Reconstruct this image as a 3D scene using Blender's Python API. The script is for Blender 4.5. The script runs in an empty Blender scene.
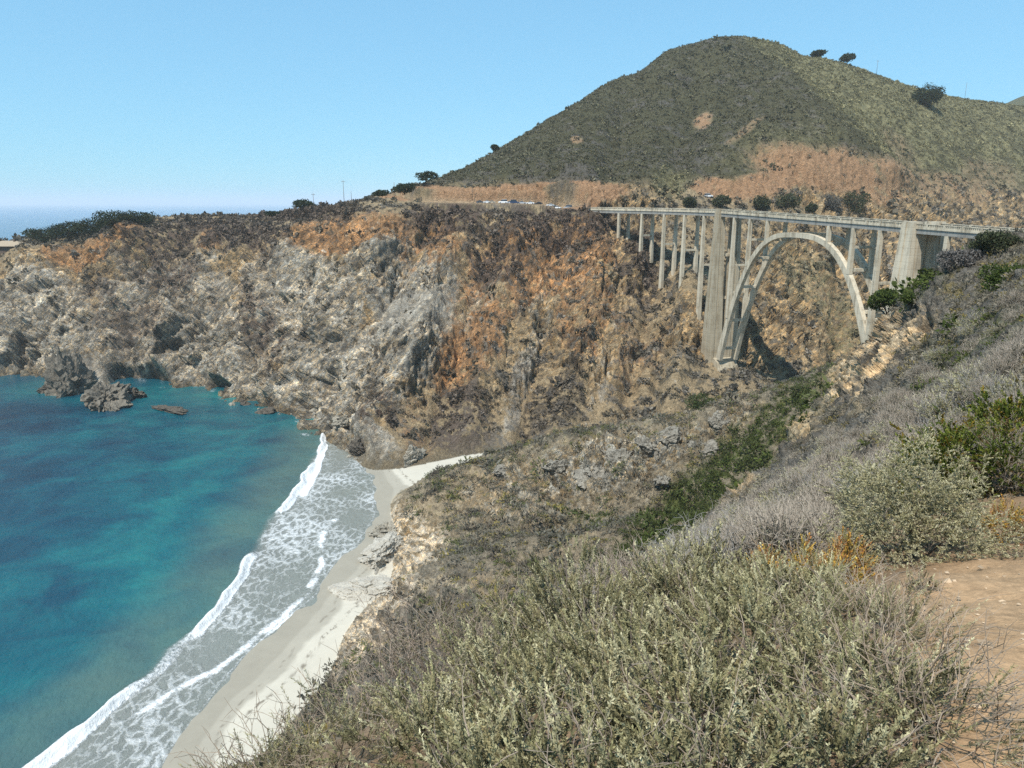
import bpy, math, random
import numpy as np

# ------------------------------------------------------------------ camera, sky, sun, exposure
SC = bpy.context.scene
COL = SC.collection
H = 92.0                      # eye height above the sea, metres
F = 740.0                     # focal length in pixels at 1024 wide
YH = 203.0                    # row of the sea horizon
PITCH = math.atan((384 - YH) / F)
CP, SP = math.cos(PITCH), math.sin(PITCH)

cam_d = bpy.data.cameras.new('camera')
cam = bpy.data.objects.new('camera', cam_d)
COL.objects.link(cam)
cam.location = (0, 0, H)
cam.rotation_euler = (math.pi / 2 - PITCH, 0, 0)
cam_d.sensor_width = 36.0
cam_d.lens = 36.0 * F / 1024.0
cam_d.clip_start = 0.05
cam_d.clip_end = 200000
SC.camera = cam

SUN_EL = math.radians(59)
SUN_AZ = math.radians(180 + 34)         # clockwise from +Y (view direction): behind the camera, to the left
world = bpy.data.worlds.new('World')
SC.world = world
world.use_nodes = True
wn = world.node_tree
wn.nodes.clear()
wo = wn.nodes.new('ShaderNodeOutputWorld')
wb = wn.nodes.new('ShaderNodeBackground')
ws = wn.nodes.new('ShaderNodeTexSky')
ws.sky_type = 'NISHITA'
ws.sun_disc = False
ws.sun_elevation = SUN_EL
ws.sun_rotation = SUN_AZ
ws.altitude = 90
ws.air_density = 1.0
ws.dust_density = 0.15
ws.ozone_density = 1.0
wb.inputs['Strength'].default_value = 0.14
wg_ = wn.nodes.new('ShaderNodeGamma')                  # clear coastal air: an even, slightly cyan sky
wg_.inputs['Gamma'].default_value = 0.36
wt_ = wn.nodes.new('ShaderNodeMix')
wt_.data_type, wt_.blend_type = 'RGBA', 'MULTIPLY'
wt_.inputs[0].default_value = 1.0
wt_.inputs[7].default_value = (1.28, 2.45, 3.25, 1.0)
wn.links.new(ws.outputs[0], wg_.inputs[0])
wn.links.new(wg_.outputs[0], wt_.inputs[6])
wn.links.new(wt_.outputs[2], wb.inputs[0])
wn.links.new(wb.outputs[0], wo.inputs[0])

sun_d = bpy.data.lights.new('sun', 'SUN')
sun_d.energy = 5.0
sun_d.angle = math.radians(0.53)
sun_d.color = (1.0, 0.96, 0.89)
sun = bpy.data.objects.new('sun', sun_d)
COL.objects.link(sun)
sun.rotation_euler = (math.pi / 2 - SUN_EL, 0, math.pi - SUN_AZ)
sun.location = (0, 0, 300)

SC.view_settings.view_transform = 'Standard'
SC.view_settings.look = 'None'
SC.view_settings.gamma = 1.0
SC.view_settings.use_curve_mapping = False
SC.view_settings.exposure = 0.15
SC.cycles.max_bounces = 6
SC.cycles.diffuse_bounces = 3
SC.cycles.glossy_bounces = 2
SC.cycles.transmission_bounces = 3
SC.cycles.transparent_max_bounces = 6
SC.cycles.volume_bounces = 3
SC.cycles.use_denoising = False         # the fine grain of rock and leaves must stay crisp

# ------------------------------------------------------------------ helpers
rng = np.random.default_rng(7)


def at(px, py, Y):
    """World point seen at picture position (px, py) at forward distance Y."""
    u, v = (384 - py) / F, (px - 512) / F
    d = (v, CP + u * SP, u * CP - SP)
    k = Y / d[1]
    return (d[0] * k, Y, H + d[2] * k)


def at_sea(px, py, z=0.0):
    u, v = (384 - py) / F, (px - 512) / F
    d = (v, CP + u * SP, u * CP - SP)
    k = (z - H) / d[2]
    return (d[0] * k, d[1] * k)


def project(x, y, z):
    d = y * CP - (z - H) * SP
    u = y * SP + (z - H) * CP
    d = np.where(np.abs(d) < 1e-3, 1e-3, d)
    return 512 + F * x / d, 384 - F * u / d, d


_perm = rng.permutation(256).astype(np.int32)
_perm = np.concatenate([_perm, _perm, _perm])
_grad = rng.normal(size=(256, 3)).astype(np.float32)
_grad /= np.linalg.norm(_grad, axis=1, keepdims=True)


def pn(p):
    """Gradient noise, about -1..1, for an (N,3) array."""
    p = np.asarray(p, np.float32)
    out = np.empty(len(p), np.float32)
    for a in range(0, len(p), 200000):
        q = p[a:a + 200000]
        i = np.floor(q).astype(np.int32)
        f = q - i
        i &= 255
        u = f * f * f * (f * (f * 6 - 15) + 10)
        r = 0
        for dx in (0, 1):
            hx = _perm[i[:, 0] + dx]
            wx = u[:, 0] if dx else 1 - u[:, 0]
            for dy in (0, 1):
                hy = _perm[hx + i[:, 1] + dy]
                wy = wx * (u[:, 1] if dy else 1 - u[:, 1])
                for dz in (0, 1):
                    g = _grad[_perm[hy + i[:, 2] + dz]]
                    w = wy * (u[:, 2] if dz else 1 - u[:, 2])
                    r = r + w * (g[:, 0] * (f[:, 0] - dx) + g[:, 1] * (f[:, 1] - dy) + g[:, 2] * (f[:, 2] - dz))
        out[a:a + 200000] = r
    return out * 1.6


def fbm(p, octv=4, gain=0.5, lac=2.03):
    s, a, q = 0, 1.0, np.asarray(p, np.float32)
    for k in range(octv):
        s = s + a * pn(q + 17.3 * k)
        q = q * lac
        a *= gain
    return s


def ridged(p, octv=4, gain=0.5, lac=2.1):
    s, a, q = 0, 1.0, np.asarray(p, np.float32)
    for k in range(octv):
        s = s + a * (1 - 2 * np.abs(pn(q + 31.7 * k)))
        q = q * lac
        a *= gain
    return s


def facets(p, seed=0):
    """Angular blocks: every cell of a jittered lattice gets its own tilted plane. Returns height and a random tone per cell."""
    p = np.asarray(p, np.float32)
    hgt, tone = np.empty(len(p), np.float32), np.empty(len(p), np.float32)
    for a in range(0, len(p), 150000):
        q = p[a:a + 150000]
        c0 = np.floor(q).astype(np.int32)
        best = np.full(len(q), 1e9, np.float32)
        bid = np.zeros(len(q), np.int32)
        bd = np.zeros_like(q)
        for dx in (-1, 0, 1):
            for dy in (-1, 0, 1):
                for dz in (-1, 0, 1):
                    c = c0 + np.array([dx, dy, dz], np.int32)
                    k = _perm[(_perm[(_perm[(c[:, 0] + seed) & 255] + c[:, 1]) & 255] + c[:, 2]) & 255]
                    j = 0.5 + 0.42 * _grad[k]
                    d = q - c - j
                    r = (d * d).sum(1)
                    m = r < best
                    best[m] = r[m]
                    bid[m] = k[m]
                    bd[m] = d[m]
        g = _grad[(bid * 7 + 13) & 255]
        hgt[a:a + 150000] = (_perm[(bid + 91) & 255] / 255.0 - 0.5) + (g * bd).sum(1) * 1.1
        tone[a:a + 150000] = _perm[(bid * 3 + 57) & 255] / 255.0
    return hgt, tone


def sstep(a, b, x):
    t = np.clip((x - a) / (b - a), 0, 1)
    return t * t * (3 - 2 * t)


def tps_fit(pts, lam=0.5):
    P = np.array(pts, float)
    xy, z = P[:, :2] / 100.0, P[:, 2]
    n = len(P)
    d2 = ((xy[:, None] - xy[None]) ** 2).sum(-1)
    K = np.where(d2 > 0, 0.5 * d2 * np.log(d2 + 1e-20), 0) + np.eye(n) * lam * 1e-3
    Q = np.c_[np.ones(n), xy]
    A = np.block([[K, Q], [Q.T, np.zeros((3, 3))]])
    w = np.linalg.solve(A, np.r_[z, 0, 0, 0])
    return xy, w


def tps_grid(fit, x0, x1, y0, y1, step):
    xy, w = fit
    xs = np.arange(x0, x1 + step, step)
    ys = np.arange(y0, y1 + step, step)
    X, Y = np.meshgrid(xs / 100.0, ys / 100.0)
    Z = w[-3] + w[-2] * X + w[-1] * Y
    for (cx, cy), wi in zip(xy, w[:-3]):
        d2 = (X - cx) ** 2 + (Y - cy) ** 2 + 1e-20
        Z += wi * 0.5 * d2 * np.log(d2)
    return (x0, y0, step, Z)


def bil(grid, x, y):
    x0, y0, st, Z = grid
    u = np.clip((x - x0) / st, 0, Z.shape[1] - 1.001)
    v = np.clip((y - y0) / st, 0, Z.shape[0] - 1.001)
    i, j = u.astype(int), v.astype(int)
    fu, fv = u - i, v - j
    return (Z[j, i] * (1 - fu) + Z[j, i + 1] * fu) * (1 - fv) + (Z[j + 1, i] * (1 - fu) + Z[j + 1, i + 1] * fu) * fv


def poly_sd(poly, x, y):
    """Distance to an open polyline, positive on its right-hand side."""
    best = np.full(x.shape, 1e12)
    sign = np.ones(x.shape)
    for (ax, ay), (bx, by) in zip(poly[:-1], poly[1:]):
        dx, dy = bx - ax, by - ay
        t = np.clip(((x - ax) * dx + (y - ay) * dy) / (dx * dx + dy * dy), 0, 1)
        d = np.hypot(x - ax - t * dx, y - ay - t * dy)
        s = np.where((x - ax) * dy - (y - ay) * dx >= 0, 1.0, -1.0)
        m = d < best - 1e-9
        best = np.where(m, d, best)
        sign = np.where(m, s, sign)
    return best * sign


def mesh_obj(name, verts, faces, mat, parent=None, smooth=True, attrs=None):
    """faces: (N,4) or (N,3) int array."""
    verts = np.asarray(verts, np.float32)
    faces = np.asarray(faces, np.int32)
    me = bpy.data.meshes.new(name)
    n, k = faces.shape
    me.vertices.add(len(verts))
    me.vertices.foreach_set('co', verts.ravel())
    me.loops.add(n * k)
    me.loops.foreach_set('vertex_index', faces.ravel())
    me.polygons.add(n)
    me.polygons.foreach_set('loop_start', np.arange(0, n * k, k, dtype=np.int32))
    me.polygons.foreach_set('loop_total', np.full(n, k, np.int32))
    me.polygons.foreach_set('use_smooth', np.full(n, bool(smooth)))
    for nm, val in (attrs or {}).items():
        val = np.asarray(val, np.float32)
        if val.ndim == 1:
            me.attributes.new(nm, 'FLOAT', 'POINT').data.foreach_set('value', val)
        else:
            c = np.ones((len(val), 4), np.float32)
            c[:, :3] = val
            me.attributes.new(nm, 'FLOAT_COLOR', 'POINT').data.foreach_set('color', c.ravel())
    me.update(calc_edges=True)
    me.materials.append(mat)
    o = bpy.data.objects.new(name, me)
    COL.objects.link(o)
    if parent is not None:
        o.parent = parent
    return o


class NT:
    """Small node-tree writer."""
    def __init__(self, name):
        self.m = bpy.data.materials.new(name)
        self.m.use_nodes = True
        self.t = self.m.node_tree
        self.t.nodes.clear()

    def n(self, typ, **kw):
        nd = self.t.nodes.new(typ)
        ins = kw.pop('ins', {})
        for k, v in kw.items():
            setattr(nd, k, v)
        for k, v in ins.items():
            if isinstance(v, bpy.types.NodeSocket):
                self.t.links.new(v, nd.inputs[k])
            else:
                nd.inputs[k].default_value = v
        return nd

    def noise(self, scale, vec=None, detail=4, rough=0.55, dist=0.0):
        i = {'Scale': scale, 'Detail': detail, 'Roughness': rough, 'Distortion': dist}
        if vec is not None:
            i['Vector'] = vec
        return self.n('ShaderNodeTexNoise', ins=i).outputs['Fac']

    def ramp(self, fac, stops):
        r = self.n('ShaderNodeValToRGB', ins={'Fac': fac})
        e = r.color_ramp.elements
        e[0].position, e[0].color = stops[0][0], stops[0][1]
        e[1].position, e[1].color = stops[1][0], stops[1][1]
        for p, c in stops[2:]:
            x = e.new(p)
            x.color = c
        return r.outputs[0]

    def math(self, op, a, b=0.0, c=0.0, clamp=False):
        nd = self.n('ShaderNodeMath', operation=op, use_clamp=clamp)
        for i, v in enumerate((a, b, c)):
            if isinstance(v, bpy.types.NodeSocket):
                self.t.links.new(v, nd.inputs[i])
            else:
                nd.inputs[i].default_value = v
        return nd.outputs[0]

    def mix(self, fac, a, b, mode='MIX'):
        nd = self.n('ShaderNodeMix', data_type='RGBA', blend_type=mode)
        for s, v in ((nd.inputs['Factor'], fac), (nd.inputs['A'], a), (nd.inputs['B'], b)):
            pass
        for idx, v in ((0, fac), (6, a), (7, b)):
            if isinstance(v, bpy.types.NodeSocket):
                self.t.links.new(v, nd.inputs[idx])
            else:
                nd.inputs[idx].default_value = v
        return nd.outputs[2]

    def attr(self, name, out='Fac'):
        return self.n('ShaderNodeAttribute', attribute_name=name).outputs[out]

    def pos(self):
        return self.n('ShaderNodeNewGeometry').outputs['Position']

    def bump(self, height, strength=0.5, dist=0.1):
        return self.n('ShaderNodeBump', ins={'Height': height, 'Strength': strength, 'Distance': dist}).outputs[0]

    def out(self, color, rough=0.8, normal=None, spec=0.3, metallic=0.0, trans=0.0):
        i = {'Base Color': color, 'Roughness': rough, 'Specular IOR Level': spec, 'Metallic': metallic}
        if normal is not None:
            i['Normal'] = normal
        b = self.n('ShaderNodeBsdfPrincipled', ins=i)
        sh = b.outputs[0]
        if trans > 0:
            tr = self.n('ShaderNodeBsdfTranslucent', ins={'Color': color})
            ms = self.n('ShaderNodeMixShader', ins={'Fac': trans})
            self.t.links.new(sh, ms.inputs[1])
            self.t.links.new(tr.outputs[0], ms.inputs[2])
            sh = ms.outputs[0]
        o = self.n('ShaderNodeOutputMaterial')
        self.t.links.new(sh, o.inputs['Surface'])
        return self.m


def C4(r, g, b):
    return (r, g, b, 1.0)


def tag(o, label=None, cat=None, group=None, kind=None):
    if label: o['label'] = label
    if cat: o['category'] = cat
    if group: o['group'] = group
    if kind: o['kind'] = kind
    return o


# ------------------------------------------------------------------ shape of the land
SHORE = [(-150, -300)] + [at_sea(*p) for p in ((40, 920), (160, 768), (206, 700), (256, 650), (304, 606), (336, 566), (362, 540), (376, 515),
                                               (378, 490), (366, 470), (348, 446), (320, 418))] + [(-80, 700), (-80, 3000)]
FAR = [at(*p) for p in (
    # left headland and cove cliffs: crest, face, foot
    (-120, 246, 520), (-120, 300, 450), (0, 249, 495), (0, 300, 440), (60, 242, 480), (60, 300, 425), (130, 227, 460), (130, 260, 437), (130, 322, 402),
    (200, 224, 470), (200, 245, 440), (200, 320, 395), (260, 221, 480), (258, 237, 432), (260, 320, 372), (310, 211, 480), (310, 229, 412), (312, 320, 348),
    (370, 201, 470), (370, 216, 386), (370, 262, 354), (372, 340, 304),
    (430, 205.5, 404), (430, 204.2, 413), (430, 232, 384), (430, 300, 340), (430, 380, 295),
    (490, 207.2, 398), (490, 206.0, 409), (490, 240, 374), (490, 300, 337), (490, 380, 296), (490, 440, 268),
    (550, 209.8, 394), (550, 208.0, 406), (550, 250, 366), (550, 320, 328), (550, 400, 290),
    (606, 212.5, 388), (606, 210.5, 404), (606, 250, 366), (606, 320, 330), (606, 400, 292),
    (634, 238, 388), (654, 243, 384), (672, 268, 364), (654, 300, 346), (654, 380, 300), (690, 274, 354), (704, 305, 332), (712, 362, 313), (742, 372, 303),
    (760, 372, 318), (800, 392, 310), (800, 330, 345), (800, 262, 388), (800, 212, 422), (800, 205, 436), (860, 360, 335), (860, 300, 372), (860, 240, 422), (860, 212, 452),
    (720, 208, 410), (720, 202, 424), (740, 240, 385), (740, 300, 345), (700, 235, 388),
    (940, 300, 420), (940, 240, 482), (940, 214, 512), (1024, 300, 480), (1024, 225, 585), (1150, 300, 560), (1150, 215, 690),
    # road cut and the hill
    (430, 196, 417), (500, 186, 420), (500, 165, 470), (560, 186, 416), (600, 183, 413), (600, 150, 470), (600, 110, 555), (640, 196, 414), (660, 194, 422), (660, 150, 488), (660, 100, 585),
    (740, 194, 430), (740, 172, 440), (740, 120, 520), (740, 72, 615), (800, 192, 446), (800, 158, 458), (800, 110, 535), (800, 76, 625),
    (880, 186, 478), (860, 152, 505), (830, 108, 565), (905, 195, 500), (900, 150, 570), (900, 118, 640), (960, 150, 650), (960, 190, 570), (1024, 195, 620), (1024, 150, 720), (1100, 190, 700),
    # skyline, then the ground falling away behind it
    (380, 198, 455), (400, 193.5, 462), (430, 182, 480), (460, 171, 510), (500, 150, 540), (560, 114, 592), (620, 76, 645), (680, 47, 690), (740, 37, 710), (800, 52, 715), (860, 69, 745), (920, 90, 785), (1000, 105, 830), (1060, 112, 860), (1200, 130, 950),
    (430, 192, 560), (500, 162, 620), (560, 128, 680), (620, 92, 740), (680, 62, 790), (740, 52, 820), (800, 66, 820), (860, 82, 860), (920, 102, 900), (1000, 117, 950), (1060, 125, 990),
    (0, 252, 540), (60, 246, 530), (100, 236, 515), (130, 229, 510), (160, 228, 520), (200, 229, 530), (260, 226, 540), (310, 216, 545), (370, 208, 540), (100, 233, 470), (160, 224, 468), (230, 223, 474), (280, 217, 478))]
FAR += [(*at_sea(*p), 0.5) for p in ((-120, 372), (0, 376), (40, 374), (62, 390), (130, 387), (200, 389), (255, 404), (295, 416), (328, 442), (358, 458))]
FAR += [(-50, 250, 1), (-17, 257, 1), (0, 258, 1.5), (30, 262, 3), (50, 264, 4), (75, 264, 5), (98, 266, 6), (150, 315, 9), (260, 400, 20)]
FAR += [(-300, 560, 30), (-450, 580, 20), (-300, 620, 5), (-200, 560, 55), (-170, 620, 30), (-90, 640, 50), (0, 760, 90), (60, 1050, 120), (160, 1100, 140), (300, 1150, 150), (500, 1200, 150), (700, 1200, 150), (-100, 900, 20), (-320, 900, -10),
        (-280, 370, -10), (-229, 335, -10), (-196, 340, -10), (-158, 335, -10), (-118, 305, -10), (-85, 262, -10), (-60, 230, -12), (0, 225, -15), (60, 230, -15), (110, 240, -12), (200, 320, -8), (-400, 350, -10),
        (-500, 200, -20), (0, 100, -30), (300, 250, -10)]

NEAR = [at(*p) for p in (
    # path and the ground under the foreground brush
    (960, 700, 2.6), (985, 640, 3.6), (1000, 590, 5.0), (930, 585, 5.4), (880, 578, 6.2), (1024, 520, 8.5), (800, 640, 4.0), (640, 700, 3.3), (520, 740, 3.0), (760, 600, 5.6), (640, 640, 5.0), (520, 690, 4.6),
    (380, 760, 4.2),
    # near hillside inside its outline
    (1024, 440, 12), (1024, 380, 20), (1024, 300, 45), (1024, 252, 78), (1024, 246, 90), (1024, 250, 105), (1090, 245, 90), (960, 330, 60), (950, 400, 28), (880, 400, 60), (850, 450, 44), (880, 480, 20), (800, 500, 32), (800, 540, 14), (740, 540, 22), (720, 580, 9),
    (985, 247, 84), (950, 272, 94), (905, 307, 104), (870, 354, 108), (835, 399, 102), (985, 258, 110), (950, 290, 118), (905, 330, 124), (870, 374, 126), (800, 440, 90), (760, 485, 74), (700, 535, 48), (640, 575, 26),
    # spur that runs down to the beach: crest, face, foot
    (830, 372, 188), (800, 386, 192), (760, 398, 196), (700, 415, 198), (640, 426, 206), (560, 440, 206), (470, 466, 216), (420, 482, 226), (385, 500, 226),
    (640, 470, 186), (560, 500, 188), (700, 465, 183), (760, 430, 184),
    (830, 398, 178), (760, 458, 176), (700, 512, 172), (640, 552, 168), (560, 566, 168))]
NEAR += [(0, 0, 90.3), (3, 0, 90.3), (-3, 0, 89.6), (0, -3, 90.6), (6, -4, 91), (20, -10, 92), (60, 10, 97), (50, 60, 92), (80, 100, 90), (120, 169, 84), (135, 165, 88), (150, 140, 95), (111, 210, 46), (104, 226, 30), (98, 240, 14), (98, 256, 4),
         (70, 236, 16), (40, 246, 6), (0, 252, -2), (-20, 245, -3), (-45, 215, -4), (-50, 180, -4), (95, 150, 66), (72, 140, 52), (50, 120, 46), (30, 100, 44), (12, 70, 52), (4, 45, 64), (-3, 25, 72), (-4, 12, 81),
         (-6, 6, 85), (-15, 20, 72), (-25, 50, 45), (-35, 75, 20), (-30, 95, 14), (-42, 100, 3), (-48, 60, 15), (-60, 30, 10), (-80, 0, 4), (-25, -10, 80), (-60, -40, 60), (10, 130, 26), (5, 150, 20), (-18, 158, 11), (-29, 152, 5), (-25, 130, 16), (-31, 202, 4.0), (-27, 186, 4.0), (-20, 192, 8), (-20, 175, 8), (-8, 197, 11), (-8, 177, 10.5), (8, 190, 15), (8, 172, 14), (22, 166, 18), (-26, 168, 5), (-36, 186, -3), (-35, 168, -3), (-38, 200, -3), (-34, 130, 3), (-52, 150, -6),
         (-56, 105, -5), (-90, 60, -8), (-110, 0, -10), (30, 140, 30), (98, 290, -20), (40, 300, -30), (-60, 280, -30), (200, 320, -20), (200, 200, 80), (250, 100, 130), (150, 0, 130), (0, -150, 110), (150, -150, 160), (-150, 150, -20)]

GA = tps_grid(tps_fit(FAR), -900, 1300, 60, 1400, 4.0)
GB = tps_grid(tps_fit(NEAR, 0.05), -170, 260, -160, 330, 1.0)


def heights(x, y):
    a = np.clip(bil(GA, x, y), -14, 270)
    a = np.where(y < 120, -14, a)
    a = a - 14 * sstep(1000, 1400, np.hypot(x, y))
    b = np.clip(bil(GB, x, y), -14, 170)
    b = b - 200 * sstep(250, 330, y)
    sd = poly_sd(SHORE, x, y)
    c = np.where(sd > 0, np.minimum(0.045 * sd, 1.2 + 0.018 * sd), 0.07 * sd)
    c = np.clip(c, -12, 2.6)
    return a, b, c, sd


def ground(x, y):
    x, y = np.atleast_1d(np.asarray(x, float)), np.atleast_1d(np.asarray(y, float))
    a, b, c, sd = heights(x, y)
    return np.maximum(np.maximum(a, b), c)


def hit(px, py, y0=30.0, y1=1200.0):
    """Forward distance at which the sight line through (px, py) first meets the land (None if it does not)."""
    Y = np.arange(y0, y1, 0.75)
    u, v = (384 - py) / F, (px - 512) / F
    d = (v, CP + u * SP, u * CP - SP)
    k = Y / d[1]
    b = np.nonzero(H + d[2] * k < ground(d[0] * k, Y))[0]
    return float(Y[b[0]]) if len(b) else None


def gz(x, y):
    return float(ground(x, y)[0])

# ------------------------------------------------------------------ line of the bridge and of the far road
BX, BY, BAZ, BL = 85.88, 315.25, 2.91, 108.0
DW = 8.6                                               # deck width
_ts = np.linspace(0, -130, 131)
_ax, _ay, _ah = [BX], [BY], [math.pi + BAZ]            # heading away from the viewer
for k in range(1, len(_ts)):
    s = -_ts[k]
    hd = math.pi + BAZ - math.radians(0.40) * min(s, 80) 
    _ax.append(_ax[-1] + math.sin(hd))
    _ay.append(_ay[-1] + math.cos(hd))
    _ah.append(hd)


def axis(t):
    """Point on the near edge of the deck, unit direction far -> near, unit normal away from the viewer."""
    if t >= 0:
        d = (math.sin(BAZ), math.cos(BAZ))
        return (BX + t * d[0], BY + t * d[1]), d, (-d[1], d[0])
    x = float(np.interp(-t, -_ts, _ax))
    y = float(np.interp(-t, -_ts, _ay))
    h = float(np.interp(-t, -_ts, _ah)) + math.pi
    d = (math.sin(h), math.cos(h))
    return (x, y), d, (-d[1], d[0])


def rail_z(t):
    """Height of the parapet top along the bridge."""
    return H - 2.66 - (2.74 / BL) * t if t > 0 else H - 2.66 - 0.006 * t


def bp(t, n, z):
    p, d, q = axis(t)
    return (p[0] + q[0] * n, p[1] + q[1] * n, z)


RD = [bp(-103.0 - 2, DW / 2, rail_z(-103.0) - 1.01), bp(-103.0 - 14, DW / 2, rail_z(-103.0) - 0.9)] + [at(px, py, Y) for px, py, Y in ((540, 204.4, 408), (500, 203.2, 408), (460, 203.0, 410), (425, 202.4, 416), (395, 202.3, 436))]


def smooth_line(pts, step=2.0):
    P = np.array(pts)
    L_ = np.concatenate([[0], np.cumsum(np.linalg.norm(np.diff(P, axis=0), axis=1))])
    s = np.arange(0, L_[-1], step)
    Q = np.stack([np.interp(s, L_, P[:, k]) for k in range(3)], 1)
    for _ in range(6):
        Q[1:-1] = (Q[:-2] + Q[1:-1] * 2 + Q[2:]) / 4
    return Q


ROADL = smooth_line(RD)

# ------------------------------------------------------------------ terrain mesh: polar sheet, rows packed where the land is seen
AZ = np.concatenate([np.radians(np.arange(-180, -46, 2.0)), np.radians(np.linspace(-46, 44, 1050)), np.radians(np.arange(46, 180, 2.0))])
NROW = 1080
RR = np.geomspace(0.35, 1390, 2600)
nA = len(AZ)
R2 = np.empty((nA, NROW))
for i in range(nA):
    x, y = RR * math.sin(AZ[i]), RR * math.cos(AZ[i])
    z = ground(x, y)
    z = np.maximum(z, -2.0)
    dr, dz = np.diff(RR), np.diff(z)
    rm = 0.5 * (RR[1:] + RR[:-1])
    zm = 0.5 * (z[1:] + z[:-1])
    el = (zm - H) / rm
    top = np.maximum.accumulate(np.concatenate([[-9], el[:-1]]))
    seen = np.clip(1 - (top - el) / 0.12, 0.22, 1)
    seen *= np.where(zm < -1.5, 0.1, 1.0)
    w = np.hypot(dr, dz) / rm * seen * (np.hypot(1, 0) if True else 1)
    # weight by how much the strip turns to the viewer, never less than a quarter
    nrm = np.hypot(dr, dz)
    facing = np.abs(dz * 1 - dr * el) / (nrm * np.hypot(1, el))
    w *= 0.15 + 0.85 * facing
    w *= np.interp(rm, [1.4, 2.2, 9, 14, 90], [0.08, 0.5, 0.6, 0.75, 1.3])
    R2[i] = np.interp(np.linspace(0, 1, NROW), np.concatenate([[0], np.cumsum(w) / w.sum()]), RR)
# even out neighbouring columns a little
for _ in range(2):
    R2[1:-1] = 0.25 * R2[:-2] + 0.5 * R2[1:-1] + 0.25 * R2[2:]
TX, TY = R2 * np.sin(AZ)[:, None], R2 * np.cos(AZ)[:, None]
tx, ty = TX.ravel(), TY.ravel()
ha, hb, hc, tsd = heights(tx, ty)
tz = np.maximum(np.maximum(ha, hb), hc)
comp = np.argmax(np.stack([ha, hb, hc]), 0)           # 0 far land, 1 near land, 2 beach and sea bed
gap = tz - np.median(np.stack([ha, hb, hc]), 0)       # how far above the next layer
e = 0.5
nx = -(ground(tx + e, ty) - ground(tx - e, ty)) / (2 * e)
ny = -(ground(tx, ty + e) - ground(tx, ty - e)) / (2 * e)
slope = np.hypot(nx, ny)
nl = np.sqrt(slope ** 2 + 1)
NX, NY, NZ = nx / nl, ny / nl, 1 / nl
rad = np.hypot(tx, ty)
tpx, tpy, td = project(tx, ty, tz)
P0 = np.stack([tx, ty, tz], 1)


def blob(cx, cy, rx, ry, ang=0.0, soft=0.5, lo=0, hi=1e9):
    """Soft patch of land cover round the place seen at (cx, cy)."""
    c, s = math.cos(math.radians(ang)), math.sin(math.radians(ang))
    u = ((tpx - cx) * c + (tpy - cy) * s) / rx
    v = (-(tpx - cx) * s + (tpy - cy) * c) / ry
    r = np.hypot(u, v)
    return np.where((td > lo) & (td < hi), 1 - sstep(1 - soft, 1 + soft, r), 0)


def many(lst, **kw):
    m = np.zeros(len(tx))
    for b in lst:
        m = np.maximum(m, (b[5] if len(b) > 5 else 1.0) * blob(*b[:5], **kw))
    return m


FARM = (comp == 0)
NEARM = (comp == 1)
SANDM = (comp == 2)
grey = many([(40, 330, 70, 60, 0), (175, 330, 75, 75, 0), (110, 385, 60, 30, 0), (230, 370, 40, 50, 0), (300, 310, 60, 70, -40), (410, 320, 45, 75, 20), (340, 390, 60, 60, 0), (385, 265, 50, 40, 0, .7), (290, 400, 60, 25, 20),
             (520, 385, 60, 12, -75, .6), (540, 310, 40, 14, -80, .5), (600, 380, 70, 10, -75, .5), (480, 300, 40, 18, -50, .6), (360, 440, 40, 20, 20)]) * FARM
orange = many([(350, 235, 70, 22, -8), (430, 250, 40, 40, 0, .8), (470, 330, 40, 70, 20, .8), (540, 260, 90, 50, -15, .75), (590, 320, 50, 60, 0, .5), (90, 250, 55, 12, -10, .8), (210, 245, 14, 12, 0, .9), (640, 350, 30, 70, 20, .4),
               (430, 430, 60, 50, 0, .45), (135, 235, 12, 12, -40, .8)]) * FARM
cut = many([(470, 195, 55, 7, -1), (560, 196, 62, 9, -1), (600, 192, 30, 11, 0), (715, 188, 26, 9, 0), (770, 183, 55, 14, -14), (820, 172, 70, 20, 14, .95), (870, 186, 40, 20, 14, .8), (703, 115, 9, 8, 0, .9), (577, 142, 6, 3, 0, .7),
            (745, 132, 22, 3, -32, .5), (940, 185, 60, 14, 15, .55), (990, 175, 30, 16, 15, .35), (905, 150, 30, 10, 50, .3)], soft=0.35) * FARM
green = many([(670, 182, 18, 18, 0, 1), (780, 150, 60, 22, -10, .5), (920, 105, 90, 28, 12, .9), (860, 85, 60, 18, 14, .8), (830, 300, 60, 22, 50, .7), (850, 340, 30, 20, 40, .8), (800, 280, 40, 20, 50, .6), (1000, 130, 50, 20, 10, .7),
              (640, 480, 0.1, .1, 0)]) * FARM
purple = many([(450, 222, 45, 22, 0), (220, 235, 90, 16, 0, .9), (300, 212, 60, 12, 0), (560, 225, 60, 28, 0), (500, 260, 30, 30, -40, .9), (640, 260, 24, 40, 0, .8), (460, 420, 30, 40, 0, .7), (550, 400, 40, 40, 0, .4), (380, 415, 16, 22, 0),
               (165, 270, 60, 26, 35, .8), (130, 310, 50, 40, 40, .6), (262, 330, 20, 50, -25, .8), (270, 258, 12, 20, 0, .6)]) * FARM
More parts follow.
